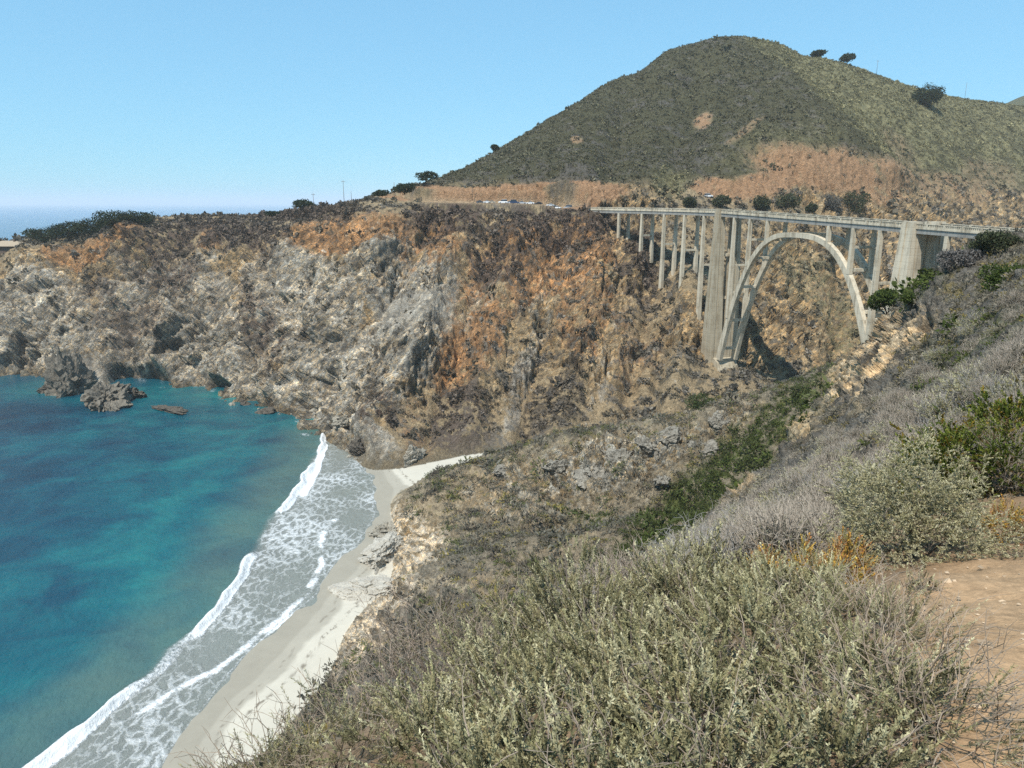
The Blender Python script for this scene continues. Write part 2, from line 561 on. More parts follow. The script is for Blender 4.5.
# near land
n_green = many([(690, 508, 85, 26, -40), (650, 545, 50, 18, -35), (765, 438, 80, 24, -40), (800, 405, 40, 14, -35, .8), (960, 370, 60, 16, -30, .9), (1000, 340, 60, 20, -25, .8), (900, 420, 40, 14, -35, .5), (930, 290, 30, 8, -30, .8), (590, 520, 25, 10, 0, .6)]) * NEARM
n_pale = many([(860, 370, 55, 22, -45), (905, 330, 45, 16, -25), (800, 430, 30, 16, -45), (735, 505, 40, 8, -35), (392, 560, 34, 60, 10), (420, 545, 30, 30, 0), (375, 600, 36, 55, 20), (345, 640, 26, 40, 20), (450, 585, 60, 14, 0, .5), (700, 555, 40, 6, -35, .7)]) * NEARM
n_rock = many([(600, 465, 80, 30, -15), (660, 450, 60, 20, -20), (520, 490, 60, 35, -20, .7), (740, 415, 30, 12, -20, .7), (390, 545, 20, 30, 0, .8), (580, 480, 90, 50, -20, .5)]) * NEARM
n_tan = many([(470, 490, 60, 30, -25, .6), (430, 520, 40, 30, -25, .6), (560, 560, 90, 22, -15, .6), (640, 530, 60, 14, -30, .5)]) * NEARM
path = many([(990, 640, 85, 75, 55), (1000, 720, 60, 110, 8), (1040, 600, 120, 40, 0), (960, 590, 60, 22, 0, .8)], hi=14, soft=0.25) * NEARM

# ---- relief: ribs and crags of the cliffs, tussocky roughness elsewhere, all pushed along the surface normal
steep = sstep(0.45, 0.95, slope)
Q = P0 + 5.0 * np.stack([pn(P0 / 23.0), pn(P0 / 23.0 + 9), pn(P0 / 23.0 + 19)], 1)
dia = (Q[:, 0] * 0.64 + Q[:, 2] * 0.77)               # strata climb to the right
lam = np.stack([(Q[:, 0] * 0.77 - Q[:, 2] * 0.64) / 6.0, Q[:, 1] / 40.0, dia / 45.0], 1)
upr = np.stack([Q[:, 0] / 6.5, Q[:, 1] / 45.0, Q[:, 2] / 45.0], 1)
big = ridged(Q / np.array([26, 26, 40.0]), 3)
lr = sstep(-55, -15, Q[:, 0])
strat = ridged(lam, 4, 0.6) * (1 - lr) + ridged(upr, 4, 0.6) * lr
crag = ridged(Q / 6.5, 4, 0.55)
fine = ridged(Q / 1.9, 3, 0.6)
huge = pn(np.stack([tx / 34 + 3.3, ty / 80, tz / 90], 1)) + 0.5 * pn(np.stack([tx / 15, ty / 40, tz / 40 + 7], 1))
big, strat, crag, fine = [q - q.mean() for q in (big, strat, crag, fine)]
rug = fbm(P0 / 1.1, 4, 0.6)
rockm = np.clip(steep * FARM + 0.4 * grey + 0.3 * orange, 0, 1)
hillm = FARM * sstep(96, 108, tz) * (1 - cut)
rockm *= (1 - 0.9 * hillm) * (1 - 0.8 * cut)
lump = fbm(P0 / 9.0, 4)
disp = rockm * (2.2 * big + 1.6 * strat + 0.9 * crag + 0.5 * fine)
disp += (1 - rockm) * FARM * (0.9 * lump + 0.45 * rug)
disp += FARM * cut * (0.9 * ridged(P0 / np.array([3.0, 3.0, 14.0]), 3))
vwall = FARM * sstep(0, 25, 60 - tz) * grey
disp += vwall * 1.9 * (ridged(Q / 9.0, 3) - 0.5)
# blocky fractured rock, strata climbing to the right on the left half, standing upright farther right
nrk = NEARM * np.clip(n_rock + n_pale * 0.8, 0, 1) * sstep(40, 80, rad)
rockm2 = np.maximum(rockm, nrk)
ridx = np.nonzero((rockm2 > 0.04) & (np.abs(np.repeat(AZ, NROW)) < 0.85))[0]
Qr = Q[ridx]
u1 = Qr[:, 0] * 0.64 + Qr[:, 2] * 0.77
u2 = Qr[:, 0] * 0.77 - Qr[:, 2] * 0.64
lrr = lr[ridx] > (0.5 + 0.35 * pn(Qr / 11.0))
A1 = np.where(lrr[:, None], np.stack([Qr[:, 0] / 7.0, Qr[:, 1] / 11.0, Qr[:, 2] / 17.0], 1), np.stack([u2 / 6.5, Qr[:, 1] / 11.0, u1 / 17.0], 1))
fh, ft = np.zeros(len(tx)), np.full(len(tx), 0.5)
A1 = np.where(NEARM[ridx][:, None], Qr / np.array([5.0, 5.0, 4.0]), A1)
h1_, t1_ = facets(A1, 3)
h2_, t2_ = facets(A1 * 2.6 + 5.5, 60)
fh[ridx] = 1.9 * h1_ + 0.85 * h2_
ft[ridx] = 0.45 * t1_ + 0.55 * t2_
disp += rockm * fh * 1.5 + nrk * fh * 1.0 * np.where(n_rock > .3, 1, .5)


def line_px(pts):
    """Distance in picture widths from a line drawn on the slope, through the places seen at pts."""
    best = np.full(len(tx), 1e9)
    for (ax, ay), (bx, by) in zip(pts[:-1], pts[1:]):
        dx, dy = bx - ax, by - ay
        t = np.clip(((tpx - ax) * dx + (tpy - ay) * dy) / (dx * dx + dy * dy), 0, 1)
        best = np.minimum(best, np.hypot(tpx - ax - t * dx, tpy - ay - t * dy))
    return best


wobx = 5.0 * pn(P0 / 12.0)
for pts, amp, wd in (([(655, 252), (645, 330), (622, 420), (612, 455)], -7, 9), ([(600, 235), (590, 300), (575, 380), (560, 450)], 5, 14), ([(560, 240), (548, 300), (530, 400), (520, 450)], -5, 8),
                     ([(520, 235), (500, 300), (480, 380), (470, 450)], 5, 12), ([(490, 250), (470, 310), (440, 390), (425, 455)], -4.5, 8), ([(465, 235), (430, 310), (395, 390), (365, 440)], 7, 13),
                     ([(425, 235), (385, 300), (340, 370), (300, 410)], -6, 9), ([(385, 235), (345, 300), (300, 360), (262, 398)], 5, 12), ([(330, 235), (300, 285), (270, 330), (245, 380)], -4, 9), ([(305, 240), (270, 300), (235, 350), (215, 388)], 5, 12),
                     ([(248, 232), (262, 275), (300, 330), (330, 395)], -5, 8), ([(215, 240), (195, 290), (170, 340), (150, 372)], 6, 13), ([(175, 245), (150, 290), (125, 335), (112, 375)], -5, 9), ([(130, 245), (112, 290), (85, 340), (66, 386)], 9, 16),
                     ([(75, 255), (55, 300), (38, 340), (30, 372)], -8, 12), ([(30, 260), (12, 310), (0, 370)], 6, 14), ([(690, 290), (685, 340), (668, 410)], 5, 12), ([(672, 260), (668, 330), (650, 420)], -4, 8),
                     ([(760, 290), (790, 330), (800, 390)], 4, 12), ([(845, 262), (838, 320), (835, 372)], -6, 9)):
    disp += FARM * np.where(tz < 88, 1, 0) * sstep(0, 6, tz) * amp * np.exp(-((line_px(pts) + wobx) / wd) ** 2)
ridge_d = line_px([(772, 72), (820, 115), (870, 160), (905, 195)])
disp += FARM * sstep(96, 110, tz) * 9.0 * sstep(50, 90, tpy) * np.exp(-(ridge_d / 22.0) ** 2)
disp += FARM * sstep(96, 110, tz) * (-5.0 * np.exp(-(line_px([(640, 60), (625, 110), (610, 180)]) / 16.0) ** 2) - 5.0 * np.exp(-(line_px([(700, 60), (690, 120), (672, 190)]) / 14.0) ** 2) - 6 * np.exp(-(line_px([(800, 60), (860, 120), (930, 180)]) / 14.0) ** 2)
                                     + 3.0 * fbm(P0 / np.array([30, 60, 60.0]), 3) * sstep(0, 40, tpy - np.interp(tpx, [380, 500, 620, 740, 860, 1024], [192, 148, 74, 36, 67, 107])))
disp -= FARM * (4.0 * blob(611, 222, 11, 13, soft=0.4) - 4.0 * blob(665, 266, 40, 26, soft=0.6) + 2.5 * blob(558, 211, 45, 5, soft=0.5))
headl = FARM * sstep(-40, -75, tx) * sstep(72, 60, tz)
disp += headl * 6.5 * huge
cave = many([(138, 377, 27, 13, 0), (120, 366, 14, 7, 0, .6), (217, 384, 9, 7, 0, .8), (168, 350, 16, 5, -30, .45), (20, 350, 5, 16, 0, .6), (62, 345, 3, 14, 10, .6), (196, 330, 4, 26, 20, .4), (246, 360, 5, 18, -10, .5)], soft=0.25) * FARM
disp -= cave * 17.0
nr = np.clip(rad / 60.0, 0.0, 1.0)
nrock = np.clip(n_rock + n_pale * 0.8, 0, 1)
disp += NEARM * (nr * (1.6 * fbm(P0 / 14, 3) + 0.5 * rug + nrock * (1.5 * crag + 0.7 * fine)) + (1 - nr) * 0.025 * fbm(P0 / 0.7, 3))
disp *= np.where(SANDM, 0.0, 1.0) * sstep(0, 2.5, gap + 0.15)
# keep the roadway and the foot of the piers quiet
roadm = np.exp(-((tz - 90.5) / 3.0) ** 2) * FARM * sstep(0.7, 0.3, slope)
disp *= 1 - 0.8 * roadm
PX = P0 + disp[:, None] * np.stack([NX, NY, NZ], 1)

# the road bench
rk = np.nonzero((comp == 0) & (np.abs(tz - 90) < 14) & (ty > 360) & (ty < 470) & (tx < 70) & (tx > -110))[0]
rdd = np.full(len(tx), 1e9)
dd_ = np.hypot(tx[rk][:, None] - ROADL[None, :, 0], ty[rk][:, None] - ROADL[None, :, 1])
jn = dd_.argmin(1)
rdd[rk] = dd_[np.arange(len(rk)), jn]
wroad = np.zeros(len(tx))
wroad[rk] = sstep(11.5, 8.0, rdd[rk] + 3.2 * (tz[rk] > ROADL[jn, 2] + 0.5))
zr = np.zeros(len(tx))
zr[rk] = ROADL[jn, 2] - 0.10
PX[:, 2] = PX[:, 2] * (1 - wroad) + zr * wroad
PX[:, :2] = PX[:, :2] * (1 - wroad[:, None]) + P0[:, :2] * wroad[:, None]

# ---- land cover colours (ground materials, plus painted cave and crevice shade)
sp = fbm(P0 / 2.6, 4, 0.62)
sp2 = fbm(P0 / 0.9 + 40, 3, 0.6)
sp3 = fbm(P0 / 9.0 + 80, 4, 0.6)
sp4 = fbm(P0 / 30.0 + 11, 3, 0.5)


def lerp(a, b, t):
    return a * (1 - t[:, None]) + np.asarray(b) * t[:, None]


def vcol(base, n, amp):
    return np.asarray(base)[None] * (1 + amp * n[:, None])


GREY = vcol((0.37, 0.335, 0.275), 0.6 * strat + 0.8 * sp, 0.30)
PALE = vcol((0.52, 0.47, 0.38), sp, 0.2)
TAN = vcol((0.36, 0.27, 0.16), sp + sp2, 0.25)
ORNG = vcol((0.38, 0.225, 0.115), sp + 0.6 * sp2, 0.24)
CUTC = vcol((0.36, 0.215, 0.12), sp2 + 0.5 * sp3, 0.18)
SCRB = vcol((0.105, 0.088, 0.058), sp2 + 0.6 * sp, 0.4)
HILL = vcol((0.088, 0.081, 0.043), 0.5 * sp2 + 0.9 * sp3, 0.22)
HILG = vcol((0.215, 0.192, 0.098), sp2 + 0.9 * sp, 0.30)
PURP = vcol((0.115, 0.078, 0.058), sp2 + 0.6 * sp, 0.35)
GBRU = vcol((0.18, 0.16, 0.13), sp2 + sp, 0.35)
GREE = vcol((0.07, 0.085, 0.022), sp2 + sp, 0.4)
YELL = vcol((0.20, 0.15, 0.045), sp2 + sp, 0.3)
DIRT = vcol((0.40, 0.255, 0.14), fbm(P0 / 0.11, 4, .6), 0.22)
SAND = vcol((0.50, 0.46, 0.375), sp3, 0.04)
WETS = vcol((0.30, 0.272, 0.215), sp3, 0.05)

# far land
fc = TAN.copy()
fc = lerp(fc, GREY, sstep(0.30, 0.65, grey + 0.30 * sp3 + 0.18 * sp))
fc = lerp(fc, ORNG, sstep(0.35, 0.6, orange + 0.28 * sp3 + 0.2 * sp - 0.5 * grey))
fc = lerp(fc, PALE, sstep(0.5, 0.9, 0.5 * strat + 0.45 * crag + 0.4 * sp + 0.3 * grey) * (1 - hillm) * 0.8)
scrub_c = sstep(-0.05, 0.4, sp + 0.8 * sp3 + 0.25 * sp2 + 0.06 - 1.0 * grey - 0.35 * orange + 0.9 * purple - 0.35 * steep)
fc = lerp(fc, lerp(SCRB, GBRU * 0.8, sstep(-.2, .5, sp4 + sp3)), scrub_c * (1 - cut) * 0.92)
fc = lerp(fc, PURP, np.clip(purple * sstep(-0.45, 0.1, sp + sp3), 0, 1) * (1 - cut) * 0.9)
east = sstep(-6, 8, tpx - (742 + (tpy - 36) * 1.0) + 4 * sp3) * hillm
hc_ = lerp(HILL, GBRU * 0.62, sstep(0.1, 0.9, sp3 + 0.7 * sp4 + sstep(150, 100, tz) * 0.5))
hc_ = lerp(hc_, HILG, east * sstep(-0.35, 0.35, 1.2 * sp3 + sp4 + 0.1))
fc = lerp(fc, hc_, np.clip(hillm, 0, 1))
fc = lerp(fc, HILG, np.clip(green, 0, 1) * sstep(-0.5, 0.3, sp + 0.5 * sp3) * 0.85)
fc = lerp(fc, CUTC, cut * sstep(-0.5, 0.0, 0.8 * sp + 1.0 * sp3 + 1.7 * cut - 0.95))
fc = lerp(fc, vcol((0.16, 0.13, 0.085), sp2, .3), sstep(5.0, 1.0, tz + 1.5 * sp) * (comp == 0) * 0.8)      # dark tide line
fc = lerp(fc, vcol((0.40, 0.29, 0.18), sp2, 0.2), sstep(9.0, 7.5, rdd) * sstep(.4, .9, wroad) * 0.9)
uphill = np.zeros(len(tx))
uphill[rk] = sstep(15.5, 13.0, rdd[rk]) * (tz[rk] > ROADL[jn, 2] + 0.6) * sstep(-112, -95, tx[rk])
fc = lerp(fc, CUTC, uphill * sstep(8.2, 9.0, rdd))
fc = lerp(fc, np.array([0.035, 0.032, 0.028]), np.clip(cave, 0, 1) * 0.85)  # darkness of the cave hollows painted into the rock colour
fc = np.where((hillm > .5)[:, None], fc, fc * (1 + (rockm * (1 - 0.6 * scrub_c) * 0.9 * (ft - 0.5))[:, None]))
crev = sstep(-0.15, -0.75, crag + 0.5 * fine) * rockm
fc = lerp(fc, vcol((0.085, 0.072, 0.058), sp2, .3), crev * 0.65 * (1 - cut))                    # crevice shadow painted into the rock colour
# near land
mid = sstep(110, 150, rad)
SOIL = vcol((0.27, 0.225, 0.155), sp + sp2, 0.25)
nc = lerp(lerp(GBRU, SOIL, mid * 0.9), TAN, np.clip(n_tan + 0.35 * sstep(0.25, 0.5, sp3), 0, 1) * 0.8)
nc = lerp(nc, SCRB, sstep(0.1, 0.5, sp + sp3) * (0.7 - .3 * mid))
nc = lerp(nc, YELL, sstep(0.35, 0.75, sp + 0.5 * sp4) * 0.6 * sstep(60, 100, rad))
nc = lerp(nc, vcol((0.36, 0.335, 0.28), ft - .5, 0.9), np.clip(n_rock * sstep(-0.1, 0.35, crag * 0.4 + sp + 0.5 * (ft - .5) + n_rock - .75), 0, 1))
nc = lerp(nc, PALE * np.where(tpx < 470, 1.0, 1.0)[:, None] * np.where((tpx < 470)[:, None], np.array([1.1, 1.04, .98]), np.array([1.15, .98, .78])), np.clip(n_pale * sstep(-0.3, 0.2, sp + .7 * sp3 + n_pale - .75), 0, 1))
nc = lerp(nc, GREE, np.clip(n_green * sstep(-0.5, 0.1, sp + .6 * sp3), 0, 1) * 0.9)
near_soil = sstep(40, 8, rad)
nc = lerp(nc, DIRT * 0.6, near_soil * 0.8)
nc = lerp(nc, DIRT, path)
wet = sstep(10.8, 9.2, tsd + 3.0 * sp4 + 1.2 * sp3) * .75 + .25 * sstep(6, 5, tsd + 2 * sp4)
sc_ = lerp(SAND, WETS, wet)
wrack = np.exp(-((tsd + 2.6 * sp4 + 0.8 * sp3 - 12.5) / 0.45) ** 2) * sstep(0.0, 0.5, sp2 + .3 * sp) + 0.6 * np.exp(-((tsd + 2.2 * sp4 + 0.8 * sp3 - 8.0) / 0.3) ** 2) * sstep(-.1, 0.5, sp)
sc_ = lerp(sc_, np.array([0.13, 0.105, 0.075]), np.clip(wrack, 0, .8))
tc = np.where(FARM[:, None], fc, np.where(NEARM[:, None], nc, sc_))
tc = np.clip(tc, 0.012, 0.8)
fragm = np.clip(FARM * rockm * (1 - 0.75 * scrub_c) + NEARM * np.clip(nrock, 0, 1), 0, 1)
fragm = np.where(rad < 14, 0, fragm)
brushm = np.clip(hillm, 0, 1)

idx = np.arange(nA * NROW).reshape(nA, NROW)
quads = np.stack([idx[:-1, :-1], idx[1:, :-1], idx[1:, 1:], idx[:-1, 1:]], -1).reshape(-1, 4)
quads = np.concatenate([quads, np.stack([idx[-1, :-1], idx[0, :-1], idx[0, 1:], idx[-1, 1:]], -1)])
quads = quads[:, ::-1]
qc = comp[quads[:, 0]]
keep = PX[quads, 2].max(1) > -9.5


def land_material(name, cell, bscale, bdist, cscale, rough=0.95):
    m = NT(name)
    p = m.pos()
    col = m.attr('cover', 'Color')
    frag = m.attr('fragment')
    n1 = m.noise(cscale, p, 6, 0.7)
    n2 = m.noise(cscale * 4, p, 4, 0.65)
    wp = m.n('ShaderNodeVectorMath', operation='MULTIPLY_ADD', ins={0: m.n('ShaderNodeTexNoise', ins={'Vector': p, 'Scale': 0.35, 'Detail': 4.0}).outputs['Color'], 1: (2.2, 2.2, 2.2), 2: p}).outputs[0]
    sv = m.n('ShaderNodeMapping', vector_type='TEXTURE', ins={'Vector': wp, 'Rotation': (0.0, math.radians(-48), 0.0), 'Scale': (2.3 * cell, 1.2 * cell, 0.8 * cell)}).outputs[0]
    v1 = m.n('ShaderNodeTexVoronoi', ins={'Vector': sv, 'Scale': 1.0})
    v2 = m.n('ShaderNodeTexVoronoi', ins={'Vector': sv, 'Scale': 3.1})
    c1 = m.n('ShaderNodeSeparateColor', ins={0: v1.outputs['Color']}).outputs[0]
    c2 = m.n('ShaderNodeSeparateColor', ins={0: v2.outputs['Color']}).outputs[1]
    fr = m.math('MULTIPLY', m.math('MULTIPLY_ADD', c1, 0.75, 0.62), m.math('MULTIPLY_ADD', c2, 0.8, 0.6))
    fr = m.n('ShaderNodeMix', data_type='FLOAT', ins={0: frag, 2: 1.0, 3: fr}).outputs[0]
    v = m.math('MULTIPLY_ADD', n1, 1.5, 0.25)
    v = m.math('MULTIPLY', v, m.math('MULTIPLY_ADD', n2, 1.2, 0.4))
    v = m.math('MULTIPLY', v, fr)
    v = m.n('ShaderNodeMix', data_type='FLOAT', ins={0: m.math('MULTIPLY', m.attr('brush'), 0.55), 2: v, 3: 0.95}).outputs[0]
    warm = m.mix(m.math('MULTIPLY', frag, m.math('GREATER_THAN', c2, 0.62)), C4(1, 1, 1), C4(1.12, 0.97, 0.78))
    col = m.mix(1.0, col, m.n('ShaderNodeCombineColor', ins={0: v, 1: v, 2: v}).outputs[0], 'MULTIPLY')
    col = m.mix(1.0, col, warm, 'MULTIPLY')
    h = m.math('ADD', m.noise(bscale, p, 6, 0.7), m.math('MULTIPLY', m.noise(bscale * 4, p, 4, 0.65), 0.45))
    h = m.math('ADD', h, m.math('MULTIPLY', frag, m.math('ADD', m.math('MULTIPLY', c1, 0.55), m.math('MULTIPLY', c2, 0.28))))
    return m.out(col, rough, m.bump(h, 1.0, bdist), 0.15)


M_FAR = land_material('cliff_rock_and_scrub', 2.4, 0.45, 1.6, 0.8)
M_NEAR = land_material('slope_soil_and_scrub', 1.5, 0.9, 0.7, 1.3)
m_ = NT('beach_sand')
pp = m_.pos()
v_ = m_.math('MULTIPLY_ADD', m_.noise(0.5, pp, 5, 0.6), 0.16, 0.92)
M_SAND = m_.out(m_.mix(1.0, m_.attr('cover', 'Color'), m_.n('ShaderNodeCombineColor', ins={0: v_, 1: v_, 2: v_}).outputs[0], 'MULTIPLY'), 0.85,
                m_.bump(m_.noise(3.0, pp, 4), 0.3, 0.05), 0.2)


def submesh(name, sel, mat, kind='structure'):
    q = quads[sel]
    u, inv = np.unique(q, return_inverse=True)
    return tag(mesh_obj(name, PX[u], inv.reshape(-1, 4), mat, attrs={'cover': tc[u], 'fragment': fragm[u], 'brush': brushm[u]}), kind=kind)


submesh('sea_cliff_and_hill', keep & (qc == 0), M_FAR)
qn = rad[quads].max(1) < 15
m_ = NT('path_dirt')
pp = m_.pos()
nA_, nB_, nC_ = m_.noise(2.2, pp, 5, 0.65), m_.noise(18, pp, 4, 0.65), m_.noise(70, pp, 3, 0.6)
v_ = m_.math('MULTIPLY', m_.math('MULTIPLY_ADD', nA_, 0.7, 0.65), m_.math('MULTIPLY_ADD', nB_, 0.8, 0.6))
hgt_ = m_.math('ADD', m_.math('MULTIPLY', nB_, 0.7), m_.math('MULTIPLY', nC_, 0.3))
M_DIRT = m_.out(m_.mix(1.0, m_.attr('cover', 'Color'), m_.n('ShaderNodeCombineColor', ins={0: v_, 1: v_, 2: v_}).outputs[0], 'MULTIPLY'), 0.95, m_.bump(hgt_, 0.8, 0.03), 0.15)
submesh('hillside', keep & (qc == 1) & ~qn, M_NEAR)
submesh('dirt_path', keep & (qc == 1) & qn, M_DIRT)
submesh('beach', keep & (qc == 2), M_SAND)

# ------------------------------------------------------------------ sea
BREAK = [at_sea(*p) for p in ((-60, 830), (30, 768), (75, 735), (130, 690), (215, 611), (240, 578), (262, 530), (296, 490), (316, 455), (322, 436))]
FRONT = [at_sea(*p) for p in ((140, 720), (168, 697), (218, 668), (250, 645), (282, 618), (322, 566), (318, 545), (332, 520))]
BACKB = [at_sea(*p) for p in ((305, 495), (312, 480), (320, 462), (323, 446))]
wa = np.concatenate([np.radians(np.linspace(-60, -46, 15)), np.radians(np.linspace(-45.5, -4, 640)), np.radians(np.linspace(-3, 60, 60))])
wr = np.concatenate([np.geomspace(60, 90, 10), np.geomspace(91, 420, 760), np.geomspace(430, 120000, 110)])
WX, WY = np.sin(wa)[:, None] * wr[None], np.cos(wa)[:, None] * wr[None]
wx, wy = WX.ravel(), WY.ravel()
wsd = poly_sd(SHORE, wx, wy)                          # negative at sea
wbd = poly_sd(BREAK, wx, wy)                          # negative outside the breaker
wP = np.stack([wx, wy, np.zeros_like(wx)], 1)
wob = fbm(wP / 14, 3)
wob2 = fbm(wP / 3.0, 3)
bd = wbd + 1.6 * wob
along = project(wx, wy, 0 * wx)[1]
bk_on = sstep(-0.25, 0.1, fbm(wP / 40 + 5, 2) + 0.45 * sstep(560, 620, along) + 0.25 * sstep(520, 470, along))
crest = np.exp(-((bd - 0.3) / 1.3) ** 2) * bk_on * (wsd < 0)
wz = 1.3 * crest + 0.10 * fbm(wP / np.array([7, 12, 1.0]), 3) * (rad.max() > 0) * sstep(3000, 300, np.hypot(wx, wy))
fr = np.abs(poly_sd(FRONT, wx, wy) + 1.8 * wob)
bb = np.abs(poly_sd(BACKB, wx, wy) + 1.0 * wob)
inz = sstep(-1.5, 2.5, bd) * sstep(1.5, -0.5, wsd + 1.8 * wob)
foam_solid = np.clip(1.05 * sstep(2.4, 0.3, np.abs(bd - 1.2)) * bk_on + sstep(2.4, 0.2, fr) * 0.72 * sstep(-0.5, 0.3, fbm(wP / 9 + 8, 3) + .2) + sstep(2.2, 0.5, bb) * .95 + 0.42 * sstep(0.7, 0.1, np.abs(wsd + 0.6 + 1.8 * wob)) * sstep(1.5, -0.5, wsd + 1.2 * wob), 0, 1)
foam_lace = np.clip(inz * (0.38 + 0.24 * sstep(640, 520, along) + 0.5 * wob + 0.5 * fbm(wP / 25 + 3, 2)), 0, 1)
# white water where swell meets the rocks
wg = np.maximum(bil(GA, wx, wy), -20)
rocky = sstep(-2.2, -0.3, wg) * (wy > 280) * (wx < -62)
foam_lace = np.maximum(foam_lace, rocky * sstep(0.1, 0.8, fbm(wP / 9 + 2, 3)) * 0.9)
dshore = np.minimum(-wsd, 400)
shal = sstep(-1.5, 2.5, bd) * (wsd > -70)
turq = np.maximum(np.exp(-(np.clip(dshore, 0, 400) / 75.0) ** 1.3), 0.9 * sstep(-14, -5, wg))
murk = sstep(26, 6, -bd + 4 * wob) * sstep(-3, 0, wsd * -1)
wq = np.arange(len(wx)).reshape(WX.shape)
wf = np.stack([wq[:-1, :-1], wq[:-1, 1:], wq[1:, 1:], wq[1:, :-1]], -1).reshape(-1, 4)[:, ::-1]
m = NT('sea_water')
p = m.pos()
flat = m.n('ShaderNodeMapping', ins={'Vector': p, 'Scale': (1, 1, 0.0)}).outputs[0]
turq_a, murk_a, shal_a = m.attr('turq'), m.attr('murk'), m.attr('shallow')
patch = m.noise(0.017, flat, 5, 0.6, 0.6)
patch2 = m.noise(0.05, flat, 5, 0.6, 0.8)
base = m.ramp(m.math('ADD', m.math('MULTIPLY', patch, 0.75), m.math('MULTIPLY_ADD', patch2, 0.55, m.math('MULTIPLY_ADD', turq_a, 0.26, -0.26))),
              [(0.25, C4(0.002, 0.022, 0.045)), (0.42, C4(0.003, 0.050, 0.080)), (0.56, C4(0.005, 0.095, 0.115)), (0.76, C4(0.016, 0.17, 0.16))])
geo = m.n('ShaderNodeSeparateXYZ', ins={0: p})
base = m.mix(m.n('ShaderNodeMapRange', interpolation_type='SMOOTHSTEP', ins={0: geo.outputs[1], 1: 330.0, 2: 420.0}).outputs[0], base, C4(0.004, 0.045, 0.085))
base = m.mix(m.n('ShaderNodeMapRange', ins={0: geo.outputs[1], 1: 900.0, 2: 6000.0}).outputs[0], base, C4(0.012, 0.085, 0.21))
base = m.mix(m.math('MULTIPLY', murk_a, m.math('MULTIPLY_ADD', patch2, 1.0, 0.1)), base, C4(0.10, 0.14, 0.11))
base = m.mix(m.math('MULTIPLY', shal_a, 0.85), base, C4(0.23, 0.23, 0.20))
warp = m.n('ShaderNodeTexNoise', ins={'Vector': flat, 'Scale': 0.30, 'Detail': 6.0, 'Roughness': 0.62}).outputs['Color']
wv = m.n('ShaderNodeVectorMath', operation='MULTIPLY_ADD', ins={0: warp, 1: (6.0, 6.0, 0), 2: flat}).outputs[0]
vor = m.n('ShaderNodeTexVoronoi', feature='DISTANCE_TO_EDGE', voronoi_dimensions='2D', ins={'Vector': m.n('ShaderNodeMapping', ins={'Vector': wv, 'Rotation': (0, 0, 0.45), 'Scale': (1.0, 0.42, 1)}).outputs[0], 'Scale': 0.52}).outputs['Distance']
vor2 = m.n('ShaderNodeTexVoronoi', feature='DISTANCE_TO_EDGE', voronoi_dimensions='2D', ins={'Vector': m.n('ShaderNodeMapping', ins={'Vector': wv, 'Rotation': (0, 0, 0.45), 'Scale': (1.0, 0.5, 1)}).outputs[0], 'Scale': 1.9}).outputs['Distance']
lace_a, solid_a = m.attr('foam_lace'), m.attr('foam_solid')
n3 = m.noise(1.2, flat, 5, 0.65)
t1 = m.math('SUBTRACT', m.math('MULTIPLY', lace_a, 0.36), m.math('MULTIPLY', vor, 1.0))
t2 = m.math('SUBTRACT', m.math('MULTIPLY', lace_a, 0.20), vor2)
lace = m.math('MULTIPLY', m.math('MAXIMUM', t1, t2), m.math('MULTIPLY_ADD', n3, 6.0, -0.8), clamp=True)
solid = m.math('MULTIPLY_ADD', m.math('ADD', solid_a, m.math('MULTIPLY_ADD', n3, 1.1, -0.85)), 2.6, 0.0, clamp=True)
caps = m.math('MULTIPLY', m.math('SUBTRACT', m.noise(0.22, flat, 4, 0.75), 0.80), 14.0, clamp=True)
foam = m.math('MAXIMUM', m.math('MAXIMUM', lace, solid), caps)
col = m.mix(m.math('MULTIPLY', foam, 0.88), base, C4(0.80, 0.81, 0.80))
rough = m.math('MULTIPLY_ADD', foam, 0.6, 0.18)
rip = m.noise(1.6, m.n('ShaderNodeMapping', ins={'Vector': p, 'Scale': (1.0, 0.5, 0), 'Rotation': (0, 0, 0.5)}).outputs[0], 4, 0.7)
base_t = m.math('MULTIPLY_ADD', rip, 0.9, 0.55)
wvh = m.math('ADD', m.math('MULTIPLY', rip, 0.25), m.noise(0.5, m.n('ShaderNodeMapping', ins={'Vector': p, 'Scale': (1.0, 0.6, 0), 'Rotation': (0, 0, 0.7)}).outputs[0], 6, 0.62))
wvh = m.math('ADD', wvh, m.math('MULTIPLY', foam, 0.5))
M_SEA = m.out(col, rough, m.bump(wvh, 0.9, 0.7), 0.35)
tag(mesh_obj('sea', np.stack([wx, wy, wz], 1), wf, M_SEA, attrs={'turq': turq, 'murk': murk, 'shallow': shal, 'foam_lace': foam_lace, 'foam_solid': foam_solid}), kind='structure')

